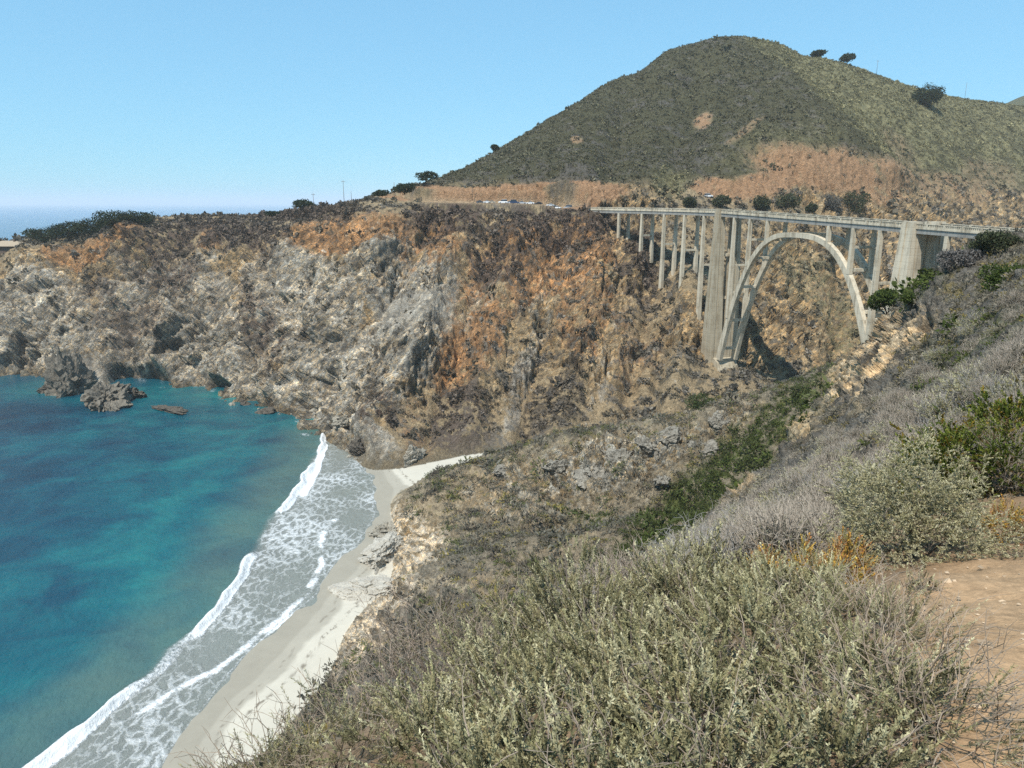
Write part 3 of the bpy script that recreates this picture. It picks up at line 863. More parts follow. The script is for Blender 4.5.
# ------------------------------------------------------------------ solid builder
class MB:
    """Collects quads and triangles of one mesh."""
    def __init__(self):
        self.v, self.f = [], []

    def hexa(self, p):
        """Eight corners: four of the bottom ring, four of the top ring."""
        b = len(self.v)
        self.v += [tuple(q) for q in p]
        for q in ((3, 2, 1, 0), (4, 5, 6, 7), (0, 1, 5, 4), (1, 2, 6, 5), (2, 3, 7, 6), (3, 0, 4, 7)):
            self.f.append(tuple(b + i for i in q))

    def box(self, x0, x1, y0, y1, z0, z1):
        self.hexa([(x0, y0, z0), (x1, y0, z0), (x1, y1, z0), (x0, y1, z0), (x0, y0, z1), (x1, y0, z1), (x1, y1, z1), (x0, y1, z1)])

    def loft(self, rings, cap=True):
        b = len(self.v)
        n = len(rings[0])
        for r in rings:
            self.v += [tuple(q) for q in r]
        for k in range(len(rings) - 1):
            for i in range(n):
                j = (i + 1) % n
                self.f.append((b + k * n + i, b + k * n + j, b + (k + 1) * n + j, b + (k + 1) * n + i))
        if cap:
            self.f.append(tuple(b + i for i in range(n))[::-1])
            self.f.append(tuple(b + (len(rings) - 1) * n + i for i in range(n)))

    def tube(self, pts, rad, n=5):
        pts = [np.array(p, float) for p in pts]
        rings = []
        for k, p in enumerate(pts):
            d = pts[min(k + 1, len(pts) - 1)] - pts[max(k - 1, 0)]
            d /= np.linalg.norm(d) + 1e-9
            a = np.cross(d, (0.3, 0.9, 0.1) if abs(d[2]) > 0.8 else (0, 0, 1))
            a /= np.linalg.norm(a)
            c = np.cross(d, a)
            r = rad[k] if hasattr(rad, '__len__') else rad
            rings.append([p + r * (math.cos(t) * a + math.sin(t) * c) for t in np.linspace(0, 2 * math.pi, n, endpoint=False)])
        self.loft(rings)

    def build(self, name, mat, parent=None, smooth=False, origin=None):
        me = bpy.data.meshes.new(name)
        vs = self.v if origin is None else [(x - origin[0], y - origin[1], z - origin[2]) for x, y, z in self.v]
        me.from_pydata(vs, [], self.f)
        if smooth:
            me.polygons.foreach_set('use_smooth', [True] * len(me.polygons))
        me.materials.append(mat)
        me.update()
        o = bpy.data.objects.new(name, me)
        COL.objects.link(o)
        if parent is not None:
            o.parent = parent
        elif origin is not None:
            o.location = origin
        return o


def empty(name, loc, label=None, cat=None, group=None, rz=0.0):
    o = bpy.data.objects.new(name, None)
    o.empty_display_size = 0.3
    COL.objects.link(o)
    o.location = loc
    o.rotation_euler = (0, 0, rz)
    return tag(o, label, cat, group)


def copy_tree(o, parent=None):
    kids = [c for c in bpy.data.objects if c.parent == o]
    c = o.copy()
    COL.objects.link(c)
    if parent is not None:
        c.parent = parent
    for k in kids:
        copy_tree(k, c)
    return c


def simple(name, col, rough=0.7, nscale=None, namp=0.3, bump=0.0, spec=0.3, metallic=0.0):
    m = NT(name)
    if nscale is None:
        return m.out(C4(*col), rough, None, spec, metallic)
    p = m.n('ShaderNodeTexCoord').outputs['Object']
    n = m.noise(nscale, p, 5, 0.6)
    c = m.ramp(n, [(0.3, C4(*[x * (1 - namp) for x in col])), (0.7, C4(*[min(1, x * (1 + namp)) for x in col]))])
    return m.out(c, rough, m.bump(n, bump, 0.05) if bump else None, spec, metallic)


def concrete(name, base, stain):
    m = NT(name)
    p = m.pos()
    streak = m.noise(1.0, m.n('ShaderNodeMapping', ins={'Vector': p, 'Scale': (0.9, 0.9, 0.06)}).outputs[0], 5, 0.6)
    blot = m.noise(0.25, p, 5, 0.6)
    z = m.n('ShaderNodeSeparateXYZ', ins={0: p}).outputs[2]
    lift = m.math('SMOOTH_MIN', m.math('PINGPONG', z, 0.95), 0.10, 0.02)     # horizontal pour lines every 1.9 m
    f = m.math('MULTIPLY_ADD', streak, 0.85, m.math('MULTIPLY_ADD', blot, 0.5, -0.12))
    c = m.ramp(f, [(0.34, C4(*stain)), (0.58, C4(*base)), (0.8, C4(*[min(1, q * 1.15) for q in base]))])
    l = m.math('MULTIPLY_ADD', lift, 2.4, 0.76, clamp=True)
    c = m.mix(1.0, c, m.n('ShaderNodeCombineColor', ins={0: l, 1: l, 2: l}).outputs[0], 'MULTIPLY')
    return m.out(c, 0.85, m.bump(m.noise(3.0, p, 4), 0.2, 0.05), 0.2)


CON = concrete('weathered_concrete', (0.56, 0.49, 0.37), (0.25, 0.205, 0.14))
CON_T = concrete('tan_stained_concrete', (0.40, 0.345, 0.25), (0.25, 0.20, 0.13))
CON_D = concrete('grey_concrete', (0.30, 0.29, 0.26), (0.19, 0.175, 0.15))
ASPH = simple('asphalt', (0.055, 0.054, 0.052), 0.9, 0.6, 0.3)
PAINT_Y = simple('yellow_road_paint', (0.55, 0.36, 0.04), 0.7, 2.0, 0.2)
PAINT_W = simple('white_road_paint', (0.7, 0.7, 0.68), 0.7, 2.0, 0.15)

# ------------------------------------------------------------------ arch bridge
T0, T1 = -103.0, 152.0
bridge = empty('arch_bridge', bp(54, DW / 2, gz(*bp(54, DW / 2, 0)[:2])), 'long pale concrete arch bridge on tall columns spanning the canyon', 'bridge')
BO = bridge.location.copy()


def bpart(mb, name, mat, parent=bridge):
    return mb.build(name, mat, parent, origin=tuple(BO))


def strip(mb, ts, n0, n1, zlo, zhi):
    rings = []
    for t in ts:
        z = rail_z(t)
        rings.append([bp(t, n0, z + zlo), bp(t, n1, z + zlo), bp(t, n1, z + zhi), bp(t, n0, z + zhi)])
    mb.loft(rings)


TS = list(np.arange(T0, T1 + 0.1, 2.0))
mb = MB(); strip(mb, TS, 0.0, DW, -1.45, -1.02); deck = bpart(mb, 'deck', CON)
mb = MB(); strip(mb, TS, 0.62, DW - 0.62, -1.016, -1.008); bpart(mb, 'roadway', ASPH, deck)
mb = MB(); strip(mb, TS, DW / 2 - 0.18, DW / 2 - 0.06, -1.004, -1.0); strip(mb, TS, DW / 2 + 0.06, DW / 2 + 0.18, -1.004, -1.0); bpart(mb, 'centre_line', PAINT_Y, deck)
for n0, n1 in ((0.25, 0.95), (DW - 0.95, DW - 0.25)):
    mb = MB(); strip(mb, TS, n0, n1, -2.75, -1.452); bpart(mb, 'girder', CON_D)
for t in np.arange(T0 + 3, T1 - 2, 6.0):
    z = rail_z(t)
    mb = MB()
    mb.hexa([bp(t - .25, 0.96, z - 2.4), bp(t + .25, 0.96, z - 2.4), bp(t + .25, DW - 0.96, z - 2.4), bp(t - .25, DW - 0.96, z - 2.4),
             bp(t - .25, 0.96, z - 1.453), bp(t + .25, 0.96, z - 1.453), bp(t + .25, DW - 0.96, z - 1.453), bp(t - .25, DW - 0.96, z - 1.453)])
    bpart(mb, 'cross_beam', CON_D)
for n0, n1 in ((0.06, 0.40), (DW - 0.40, DW - 0.06)):
    mb = MB()
    strip(mb, TS, n0 - 0.04, n1 + 0.04, -0.17, 0.0)
    strip(mb, TS, n0, n1, -1.018, -0.72)
    for t in np.arange(T0, T1, 0.62):
        z = rail_z(t)
        mb.hexa([bp(t, n0 + .05, z - .719), bp(t + .3, n0 + .05, z - .719), bp(t + .3, n1 - .05, z - .719), bp(t, n1 - .05, z - .719),
                 bp(t, n0 + .05, z - .171), bp(t + .3, n0 + .05, z - .171), bp(t + .3, n1 - .05, z - .171), bp(t, n1 - .05, z - .171)])
    rail = bpart(mb, 'railing', CON)
    for t in np.arange(T0 + 1, T1, 6.0):
        z = rail_z(t)
        mb = MB()
        mb.hexa([bp(t - .3, n0 - .09, z - 1.1), bp(t + .3, n0 - .09, z - 1.1), bp(t + .3, n1 + .09, z - 1.1), bp(t - .3, n1 + .09, z - 1.1),
                 bp(t - .3, n0 - .09, z + .09), bp(t + .3, n0 - .09, z + .09), bp(t + .3, n1 + .09, z + .09), bp(t - .3, n1 + .09, z + .09)])
        bpart(mb, 'rail_post', CON, rail)

# two arch ribs, deeper towards the springings
RA, RB, RS, RC, REX = 5.4, 104.6, 60.0, 5.97, 2.95
RTOP = (rail_z(0) + rail_z(BL)) / 2


def rib_z(t):
    u = abs((t - (RA + RB) / 2) / ((RB - RA) / 2))
    return RTOP - RC - (RS - RC) * u ** REX


RIBS = ((0.0, 1.5), (DW - 1.5, DW))
for n0, n1 in RIBS:
    rings = []
    us = np.sin(np.linspace(-1, 1, 81) * math.pi / 2)
    us = 0.5 * us + 0.5 * np.linspace(-1, 1, 81)
    for u in us:
        t = (RA + RB) / 2 + u * (RB - RA) / 2
        e_ = 0.4
        slope_ = (rib_z(min(t + e_, RB)) - rib_z(max(t - e_, RA))) / (min(t + e_, RB) - max(t - e_, RA))
        nlen = math.hypot(1, slope_)
        th = 1.7 + 1.5 * abs(u) ** 2.5
        zt = rib_z(t)
        ti, zi = t + slope_ / nlen * th, zt - th / nlen
        rings.append([bp(ti, n0, zi), bp(ti, n1, zi), bp(t, n1, zt), bp(t, n0, zt)])
    mb = MB(); mb.loft(rings); bpart(mb, 'arch_rib', CON)


def strut(t, n0, n1, z, ht=1.0, wd=1.3, mat=None):
    mb = MB()
    mb.hexa([bp(t - wd / 2, n0, z - ht), bp(t + wd / 2, n0, z - ht), bp(t + wd / 2, n1, z - ht), bp(t - wd / 2, n1, z - ht),
             bp(t - wd / 2, n0, z), bp(t + wd / 2, n0, z), bp(t + wd / 2, n1, z), bp(t - wd / 2, n1, z)])
    bpart(mb, 'strut', mat or CON)


for t in (7.3, 12, 19, 28, 40, 70, 82, 91, 98, 103):
    strut(t + 1.0, RIBS[0][1] + .003, RIBS[1][0] - .003, rib_z(t) - 1.0, 1.0, 1.5)


def prism(t, nc, ztop, zbot, a0, b0, a1, b1, groove=0.0):
    """Tapered shaft: a along the bridge, b across it; optional pilaster groove down each face."""
    def ring(a, b, z):
        a, b = a / 2, b / 2
        if not groove:
            return [bp(t - a, nc - b, z), bp(t + a, nc - b, z), bp(t + a, nc + b, z), bp(t - a, nc + b, z)]
        g, w = groove, 0.16
        q = [(-a, -b), (-a * w, -b), (-a * w, -b + g), (a * w, -b + g), (a * w, -b), (a, -b),
             (a, -b * w), (a - g, -b * w), (a - g, b * w), (a, b * w), (a, b), (a * w, b), (a * w, b - g), (-a * w, b - g), (-a * w, b), (-a, b),
             (-a, b * w), (-a + g, b * w), (-a + g, -b * w), (-a, -b * w)]
        return [bp(t + u, nc + v, z) for u, v in q]
    mb = MB()
    mb.loft([ring(a0 + (a1 - a0) * k, b0 + (b1 - b0) * k, ztop + (zbot - ztop) * k) for k in (0, .33, .66, 1)])
    return mb


def colz(t, n):
    return gz(*bp(t, n, 0)[:2])


ROWS = (0.6, DW - 0.6)
for t in np.arange(12, 97, 12.0):                      # columns standing on the arch
    if 45 < t < 63:
        continue
    for n in ROWS:
        zb = rib_z(t) - 0.6
        zt = rail_z(t) - 2.752
        if zt - zb < 0.3:
            continue
        w1 = 1.15 + 0.012 * (zt - zb)
        bpart(prism(t, n, zt, zb, 1.05, 1.1, w1, w1), 'column', CON)
    if rail_z(t) - rib_z(t) > 14:
        zm = (rail_z(t) + rib_z(t)) / 2
        strut(t, ROWS[0] + .62, ROWS[1] - .62, zm, 0.8, 0.8)
        if rail_z(t) - rib_z(t) > 30:
            strut(t, ROWS[0] + .62, ROWS[1] - .62, zm - 11, 0.8, 0.8)
for t in (-12.5, -27.0, -41.5, -56.5, -71.5, -86, 121, 134, 146):  # approach columns
    for n in ROWS:
        zb = colz(t, n) - 2.0
        zt = rail_z(t) - 2.752
        if zt - zb < 1.0:
            continue
        w1 = 1.15 + 0.016 * (zt - zb)
        bpart(prism(t, n, zt, zb, 1.05, 1.1, w1, w1), 'column', CON)
    if zt - zb > 14:
        strut(t, ROWS[0] + .62, ROWS[1] - .62, (zt + zb) / 2 + 2, 0.8, 0.8)
for t, ka, kb in ((0.0, 0.055, 0.055), (BL, 0.10, 0.085)):   # the two big tower piers, a leg under each side of the deck
    for n, s in ((0.55, -1), (DW - 0.55, 1)):
        zt = rail_z(t) + 0.35
        zb = min(colz(t, n), colz(t, n + s * 2)) - 4
        hgt = zt - zb
        a0, b0 = (3.2, 3.0) if t == 0 else (4.2, 3.2)
        zmid = rail_z(t) - 11
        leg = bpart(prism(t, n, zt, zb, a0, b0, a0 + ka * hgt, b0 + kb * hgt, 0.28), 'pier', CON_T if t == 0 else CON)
    strut(t, 2.4, DW - 2.4, rail_z(t) - 18, 1.2, 1.4)
    strut(t, 2.6, DW - 2.6, rail_z(t) - 36, 1.2, 1.4)
# footing block under the two rib feet, next to the far pier
mb = MB()
zf = rib_z(RA) - 0.5
zg = min(colz(4, 0), colz(8, DW)) - 6
mb.hexa([bp(1.0, -1.2, zg), bp(12.0, -1.2, zg), bp(12.0, DW + 1.2, zg), bp(1.0, DW + 1.2, zg), bp(2.4, -0.2, zf), bp(7.2, -0.2, zf - 1.5), bp(7.2, DW + .2, zf - 1.5), bp(2.4, DW + .2, zf)])
bpart(mb, 'footing', CON_T)
# abutments
for t0, t1, na in ((T0 - 3, -91.0, -1.2), (148.0, T1 + 3, 0.1)):
    mb = MB()
    zb = min(colz(t0, 0), colz(t1, 0), colz(t1, DW)) - 6
    za, zc = rail_z(t0) - 1.46, rail_z(t1) - 1.46
    mb.hexa([bp(t0, na * 2, zb), bp(t1, na * 2, zb), bp(t1, DW - .1, zb), bp(t0, DW - .1, zb), bp(t0, na, za), bp(t1, na, zc), bp(t1, DW - .1, zc), bp(t0, DW - .1, za)])
    bpart(mb, 'abutment', CON)

# ------------------------------------------------------------------ highway on the far slope


def ribbon(name, pts, half, mat, dz=0.0, off=0.0, kind=None, parent=None, step=2.0, fall=0.0):
    P = np.array(pts)
    L_ = np.concatenate([[0], np.cumsum(np.linalg.norm(np.diff(P, axis=0), axis=1))])
    s = np.arange(0, L_[-1], step)
    Q = np.stack([np.interp(s, L_, P[:, k]) for k in range(3)], 1)
    for _ in range(6):
        Q[1:-1] = (Q[:-2] + Q[1:-1] * 2 + Q[2:]) / 4
    d = np.gradient(Q, axis=0)
    d /= np.linalg.norm(d[:, :2], axis=1, keepdims=True)
    nrm = np.stack([-d[:, 1], d[:, 0], 0 * d[:, 0]], 1)
    mb = MB()
    rings = []
    for q, n in zip(Q, nrm):
        a, b = q + n * (off - half), q + n * (off + half)
        rings.append([(a[0], a[1], a[2] + dz - 0.25), (b[0], b[1], b[2] + dz - 0.25), (b[0], b[1], b[2] + dz), (a[0], a[1], a[2] + dz)])
    mb.loft(rings)
    return tag(mb.build(name, mat, parent), kind=kind), Q, nrm


_, RQ, RN = ribbon('highway', RD, 5.5, ASPH, kind='structure')
o, _, _ = ribbon('road_marking', RD, 0.12, PAINT_Y, dz=0.004, kind='structure')

# ------------------------------------------------------------------ plants
def leaf_material(name, rough=0.8, trans=0.12):
    m = NT(name)
    c = m.attr('cover', 'Color')
    n = m.noise(9.0, m.pos(), 2)
    v = m.math('MULTIPLY_ADD', n, 0.5, 0.75)
    c = m.mix(1.0, c, m.n('ShaderNodeCombineColor', ins={0: v, 1: v, 2: v}).outputs[0], 'MULTIPLY')
    return m.out(c, rough, None, 0.15, 0, trans)


M_LEAF = leaf_material('leaves')
M_TWIG = leaf_material('dry_twigs', 0.9, 0.0)
M_BARK = simple('bark', (0.10, 0.075, 0.055), 0.9, 3.0, 0.35, 0.3)


def unit(v):
    return v / (np.linalg.norm(v, axis=-1, keepdims=True) + 1e-9)


def leaf_quads(base, axis_, L, W, r):
    """Diamond leaves: base (N,3), unit axis (N,3), length and width (N,)."""
    n = len(base)
    side = unit(np.cross(axis_, r.normal(size=(n, 3))))
    L, W = np.broadcast_to(L, n)[:, None], np.broadcast_to(W, n)[:, None]
    v = np.stack([base, base + axis_ * L * 0.5 + side * W * 0.5, base + axis_ * L, base + axis_ * L * 0.5 - side * W * 0.5], 1)
    return v.reshape(-1, 3)


def ribbons(pts, wid, r):
    """pts (N,K,3) polylines, wid (N,K): two crossed strips each."""
    n, k, _ = pts.shape
    d = unit(np.gradient(pts, axis=1))
    out_v, out_f = [], []
    s0 = unit(np.cross(d, r.normal(size=(n, 1, 3))))
    for s in (s0, np.cross(d, s0)):
        a, b = pts + s * wid[..., None] * 0.5, pts - s * wid[..., None] * 0.5
        v = np.stack([a, b], 2).reshape(n, k * 2, 3)
        base = sum(len(x) for x in out_v)
        i = np.arange(n)[:, None] * (2 * k) + np.arange(k - 1)[None] * 2
        f = np.stack([i, i + 1, i + 3, i + 2], -1).reshape(-1, 4) + base
        out_v.append(v.reshape(-1, 3))
        out_f.append(f)
    return np.concatenate(out_v), np.concatenate(out_f)


def quads_of(n):
    return np.arange(n * 4, dtype=np.int32).reshape(n, 4)


def dome_dirs(n, r, low=-0.15):
    z = r.uniform(low, 1, n)
    a = r.uniform(0, 2 * np.pi, n)
    q = np.sqrt(np.clip(1 - z * z, 0, 1))
    return np.stack([q * np.cos(a), q * np.sin(a), z], 1)


def curved(p0, dirs, lens, k, r, bend=0.35, droop=0.0):
    """Polylines that start at p0 and wander about their direction."""
    n = len(p0)
    pts = [p0]
    d = dirs.copy()
    for i in range(k - 1):
        d = unit(d + r.normal(size=(n, 3)) * bend / k + np.array([0, 0, -droop / k]))
        pts.append(pts[-1] + d * (lens / (k - 1))[:, None])
    return np.stack(pts, 1)


def sage_bush(seed, R, Hh, n_sprig, leaf_cols, n_leaf=46, sprig=0.19, leaf_l=0.024, leaf_w=0.0042, n_twig=260, grey=0.25, spiky=0.5, twig_len=0.3, twig_col=(0.31, 0.255, 0.20), bald=0.0, wid=1.0, gap_at=-0.16, knob=0.20, jit=0.28, low=0.02, deep=0.42):
    """Foliage and branch geometry of a low woody shrub of radius R and height Hh standing at its origin."""
    r = np.random.default_rng(seed)
    d = dome_dirs(n_sprig, r, low)
    lump = 0.80 + 0.52 * fbm(d * 2.0 + seed * 3.7, 3) + knob * pn(d * 6.0 + seed)
    gap_ = pn(d * 3.6 + seed * 2.1) + 0.6 * pn(d * 8 + seed) > gap_at
    d, lump = d[gap_], lump[gap_]
    n_sprig = len(d)
    if bald > 0:
        keep = fbm(d * 1.8 + seed * 1.3 + 50, 2) > (bald - 0.6)
        d, lump = d[keep], lump[keep]
        n_sprig = len(d)
    depth = 1 - deep * r.uniform(0, 1, n_sprig) ** 2.2
    base = d * (lump * depth)[:, None] * np.array([R, R, Hh]) - np.array([0, 0, 0.03]) + (np.array([0, 0, 0.10 * Hh]) if low < 0 else 0)
    ax = unit(d * np.array([1, 1, 0.8]) + np.array([0, 0, spiky]) + r.normal(size=(n_sprig, 3)) * jit)
    sl = sprig * r.uniform(0.55, 1.25, n_sprig)
    tone = r.uniform(0, 1, n_sprig)
    # leaves along each sprig
    f = np.linspace(0.08, 1.0, n_leaf)
    stem = curved(base, ax, sl, 4, r, 0.5)
    fi = f * 3
    i0 = np.minimum(fi.astype(int), 2)
    w = (fi - i0)[None, :, None]
    lp = stem[:, i0] * (1 - w) + stem[:, i0 + 1] * w
    sd_ = unit(stem[:, i0 + 1] - stem[:, i0])
    la = unit(sd_ * (0.75 + 0.6 * f[None, :, None]) + r.normal(size=lp.shape) * 0.55)
    n = n_sprig * n_leaf
    Ls = (leaf_l * r.uniform(0.6, 1.2, (n_sprig, n_leaf)) * (1.1 - 0.45 * f[None])).ravel()
    lv = leaf_quads(lp.reshape(-1, 3), la.reshape(-1, 3), Ls, leaf_w * wid * r.uniform(0.7, 1.3, n), r)
    cols = np.array(leaf_cols)
    ci = np.clip((tone * len(cols)).astype(int), 0, len(cols) - 1)
    lc = cols[ci][:, None] * (0.5 + 0.75 * f[None, :, None]) * r.uniform(0.8, 1.2, (n_sprig, n_leaf, 1))  # inner shade painted in: leaves darken towards the sprig base
    lc = np.repeat(lc.reshape(-1, 3), 4, 0)
    # woody framework and bare twig ends
    nb = max(12, n_twig // 8)
    bd_ = dome_dirs(nb, r, 0.1)
    bp0 = r.normal(size=(nb, 3)) * np.array([R, R, 0]) * 0.12
    br = curved(bp0, unit(bd_ + np.array([0, 0, 0.2])), np.full(nb, 0.9) * np.linalg.norm(bd_ * np.array([R, R, Hh]), axis=1), 6, r, 0.9)
    bw = np.linspace(0.018, 0.006, 6)[None] * np.ones((nb, 1)) * (R / 0.8)
    v1, f1 = ribbons(br, bw, r)
    td = dome_dirs(n_twig, r, 0.05)
    tb = td * (0.55 + 0.4 * r.uniform(0, 1, n_twig))[:, None] * np.array([R, R, Hh])
    tw = curved(tb, unit(td + np.array([0, 0, 0.35]) + r.normal(size=(n_twig, 3)) * 0.5), twig_len * r.uniform(0.4, 1.2, n_twig), 5, r, 1.3)
    v2, f2 = ribbons(tw, np.linspace(0.0055, 0.002, 5)[None] * np.ones((n_twig, 1)) * wid, r)
    # side shoots of the twigs
    k = 2
    ns = n_twig * k
    sb = tw[:, [2, 3]].reshape(-1, 3)
    sh = curved(sb, unit(np.repeat(unit(tw[:, 4] - tw[:, 1]), k, 0) + r.normal(size=(ns, 3)) * 0.7), twig_len * 0.45 * r.uniform(0.4, 1.2, ns), 4, r, 1.0)
    v3, f3 = ribbons(sh, np.linspace(0.0035, 0.0015, 4)[None] * np.ones((ns, 1)) * wid, r)
    bv = np.concatenate([v1, v2, v3])
    bf = np.concatenate([f1, f2 + len(v1), f3 + len(v1) + len(v2)])
    tc_ = np.array(twig_col)
    bc = np.concatenate([np.tile(tc_ * 0.5, (len(v1), 1)), np.repeat(tc_[None] * r.uniform(0.7, 1.25, (len(v2) // 10 // 1 + 1, 1)), 10, 0)[:len(v2)], np.tile(tc_, (len(v3), 1))])
    return lv, quads_of(n), lc, bv, bf, bc


def plant_object(name, data, loc, label, cat, group=None, rz=0.0, scale=1.0):
    lv, lf, lc, bv, bf, bc = data
    e = empty(name, loc, label, cat, group, rz)
    e.scale = (scale,) * 3 if np.isscalar(scale) else scale
    mesh_obj('branches', bv, bf, M_TWIG, e, smooth=True, attrs={'cover': bc})
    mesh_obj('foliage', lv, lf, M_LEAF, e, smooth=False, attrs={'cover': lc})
    return e


OLIVE = [(0.25, 0.23, 0.115), (0.315, 0.29, 0.16), (0.37, 0.34, 0.20), (0.13, 0.118, 0.06), (0.46, 0.42, 0.26), (0.29, 0.25, 0.13)]
SILVER = [(0.42, 0.375, 0.205), (0.46, 0.42, 0.26), (0.34, 0.31, 0.165), (0.50, 0.46, 0.30)]
LEAFY = [(0.10, 0.13, 0.02), (0.13, 0.15, 0.025), (0.16, 0.17, 0.03), (0.08, 0.11, 0.02), (0.20, 0.14, 0.02)]
GREYB = [(0.17, 0.15, 0.11), (0.22, 0.20, 0.13), (0.13, 0.115, 0.085), (0.26, 0.24, 0.17)]


def spot(px, py_top, Y, hgt=None):
    """Ground point under the plant whose top is seen at (px, py_top), and the height it needs."""
    x, y, z = at(px, py_top, Y)
    g = gz(x, y)
    return x, y, g, max(z - g, 0.25)


# --- the shrubs right in front of the camera: (px, top row, distance, radius, kind, label)
FRONT_BUSHES = [
    (590, 585, 5.0, 0.85, 'o', 'olive sagebrush with dense feathery tips at the middle of the far thicket edge'),
    (700, 572, 5.2, 0.80, 'o', 'olive sagebrush with upright sprigs just left of the orange weeds'),
    (800, 585, 4.6, 0.72, 'o', 'grey-green sagebrush with fine tips beside the dirt path, below the round bush'),
    (880, 625, 3.7, 0.50, 'd', 'half-bare sagebrush with grey dead stems hanging over the dirt path'),
    (760, 640, 3.5, 0.62, 'o', 'bushy olive sagebrush in the middle of the front thicket near the path'),
    (850, 690, 2.8, 0.46, 'o', 'low sagebrush at the bottom edge closest to the dirt path'),
    (640, 650, 3.6, 0.66, 'o', 'thick yellow-olive sagebrush in the centre of the front thicket'),
    (520, 660, 3.9, 0.66, 'o', 'olive sagebrush behind the bottom edge, right of the bare twiggy shrub'),
    (700, 705, 2.7, 0.50, 'o', 'tall-sprigged sagebrush at the bottom edge right of centre'),
    (560, 715, 2.8, 0.50, 'o', 'dark-hearted olive sagebrush at the bottom edge near the centre'),
    (440, 715, 3.1, 0.50, 'o', 'olive sagebrush at the bottom edge left of centre'),
    (430, 612, 4.9, 0.60, 'b', 'bare grey twiggy shrub standing up against the pale beach'),
    (500, 600, 5.4, 0.65, 'd', 'shrub of grey crooked dead branches left of the olive thicket'),
    (340, 700, 3.9, 0.50, 'd', 'low sparse sagebrush with bare twigs at the thicket edge above the sand'),
    (265, 742, 3.6, 0.42, 'd', 'leftmost small sagebrush at the bottom edge over the beach'),
    (630, 562, 6.2, 0.70, 'b', 'pale dead twig bush behind the olive thicket above the spur'),
    (600, 745, 2.15, 0.36, 'o', 'low olive sagebrush cut by the bottom edge near the centre'),
    (710, 748, 2.1, 0.34, 'o', 'low olive sagebrush cut by the bottom edge right of the centre'),
    (830, 745, 2.15, 0.34, 'o', 'low olive sagebrush cut by the bottom edge near the path'),
    (490, 752, 2.3, 0.36, 'o', 'low olive sagebrush cut by the bottom edge left of the centre'),
    (930, 735, 2.5, 0.36, 'd', 'small scrubby sagebrush with dry stems at the bottom right by the path'),
]
for i, (px, py, Y, R, kd, lab) in enumerate(FRONT_BUSHES):
    x, y, g, h = spot(px, py, Y)
    h = min(h, 1.25)
    dens = int(2100 * (R / 0.7) ** 2 * (0.7 + 0.4 * h))
    if kd == 'o':
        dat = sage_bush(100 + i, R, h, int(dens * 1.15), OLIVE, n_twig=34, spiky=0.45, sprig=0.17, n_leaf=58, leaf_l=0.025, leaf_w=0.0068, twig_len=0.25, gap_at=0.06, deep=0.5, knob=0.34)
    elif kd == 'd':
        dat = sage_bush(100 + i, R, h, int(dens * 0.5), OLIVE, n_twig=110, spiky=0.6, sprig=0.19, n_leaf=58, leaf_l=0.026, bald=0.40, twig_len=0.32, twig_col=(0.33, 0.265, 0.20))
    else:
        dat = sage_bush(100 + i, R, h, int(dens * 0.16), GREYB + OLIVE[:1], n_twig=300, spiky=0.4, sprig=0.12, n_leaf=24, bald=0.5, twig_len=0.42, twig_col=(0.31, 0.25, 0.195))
    plant_object('sagebrush', dat, (x, y, g), lab, 'shrub', 'sagebrush thicket in the foreground', rz=0.7 * i)

# --- bushes beyond the path
x, y, g, h = spot(925, 455, 7.2)
plant_object('sagebrush', sage_bush(301, 0.84, h, 11000, SILVER, n_twig=90, spiky=0.0, sprig=0.055, n_leaf=26, leaf_l=0.019, leaf_w=0.0065, twig_len=0.12, knob=0.42, gap_at=-0.45, jit=0.6, low=-0.2, deep=0.2), (x, y, g),
             'large rounded silver-green bush with a dark underside beyond the dirt path', 'shrub')
x, y, g, h = spot(958, 408, 10.5)
plant_object('coyote_bush', sage_bush(302, 0.66, h, 1100, LEAFY, n_twig=60, spiky=0.2, sprig=0.16, n_leaf=30, leaf_l=0.035, leaf_w=0.02), (x, y, g),
             'bright green leafy bush behind the rounded silver bush', 'shrub')
x, y, g, h = spot(1020, 408, 10.0)
plant_object('coyote_bush', sage_bush(303, 0.62, h, 900, LEAFY[:4] + [(0.16, 0.11, 0.05)], n_twig=200, spiky=0.2, sprig=0.16, n_leaf=28, leaf_l=0.035, leaf_w=0.02, bald=0.3), (x, y, g),
             'darker green bush with grey twigs cut by the right edge', 'shrub')
WEED = [(0.46, 0.24, 0.05), (0.34, 0.15, 0.05), (0.54, 0.35, 0.07), (0.32, 0.25, 0.09), (0.25, 0.22, 0.09)]
for i, (px, py, Y, R, lab) in enumerate([(850, 540, 6.4, 0.22, 'orange-yellow weed left of the dark foot of the rounded silver bush'), (806, 553, 6.2, 0.2, 'rusty orange weed at the top edge of the front thicket'), (1010, 505, 7.6, 0.32, 'yellow and rust weeds right of the rounded silver bush'),
                                          (765, 548, 6.8, 0.18, 'small dark orange weed among grey twigs left of the other orange weeds'), (838, 562, 5.8, 0.2, 'straw-coloured dry weed where the path meets the thicket')]):
    x, y, g, h = spot(px, py, Y)
    plant_object('weed', sage_bush(320 + i, R, min(h, 0.6), 300, WEED, n_twig=60, spiky=0.8, sprig=0.14, n_leaf=22, leaf_l=0.03, leaf_w=0.011, twig_len=0.2, twig_col=(0.36, 0.24, 0.12)), (x, y, g), lab, 'weed', 'orange weeds by the path')
x, y, g, h = spot(926, 568, 5.2)
plant_object('weed', sage_bush(340, 0.11, 0.16, 70, OLIVE, n_twig=20, spiky=0.5, sprig=0.08, n_leaf=20, leaf_l=0.02, leaf_w=0.008, twig_len=0.1), (x, y, g), 'tiny olive tuft growing alone on the dirt path', 'weed')

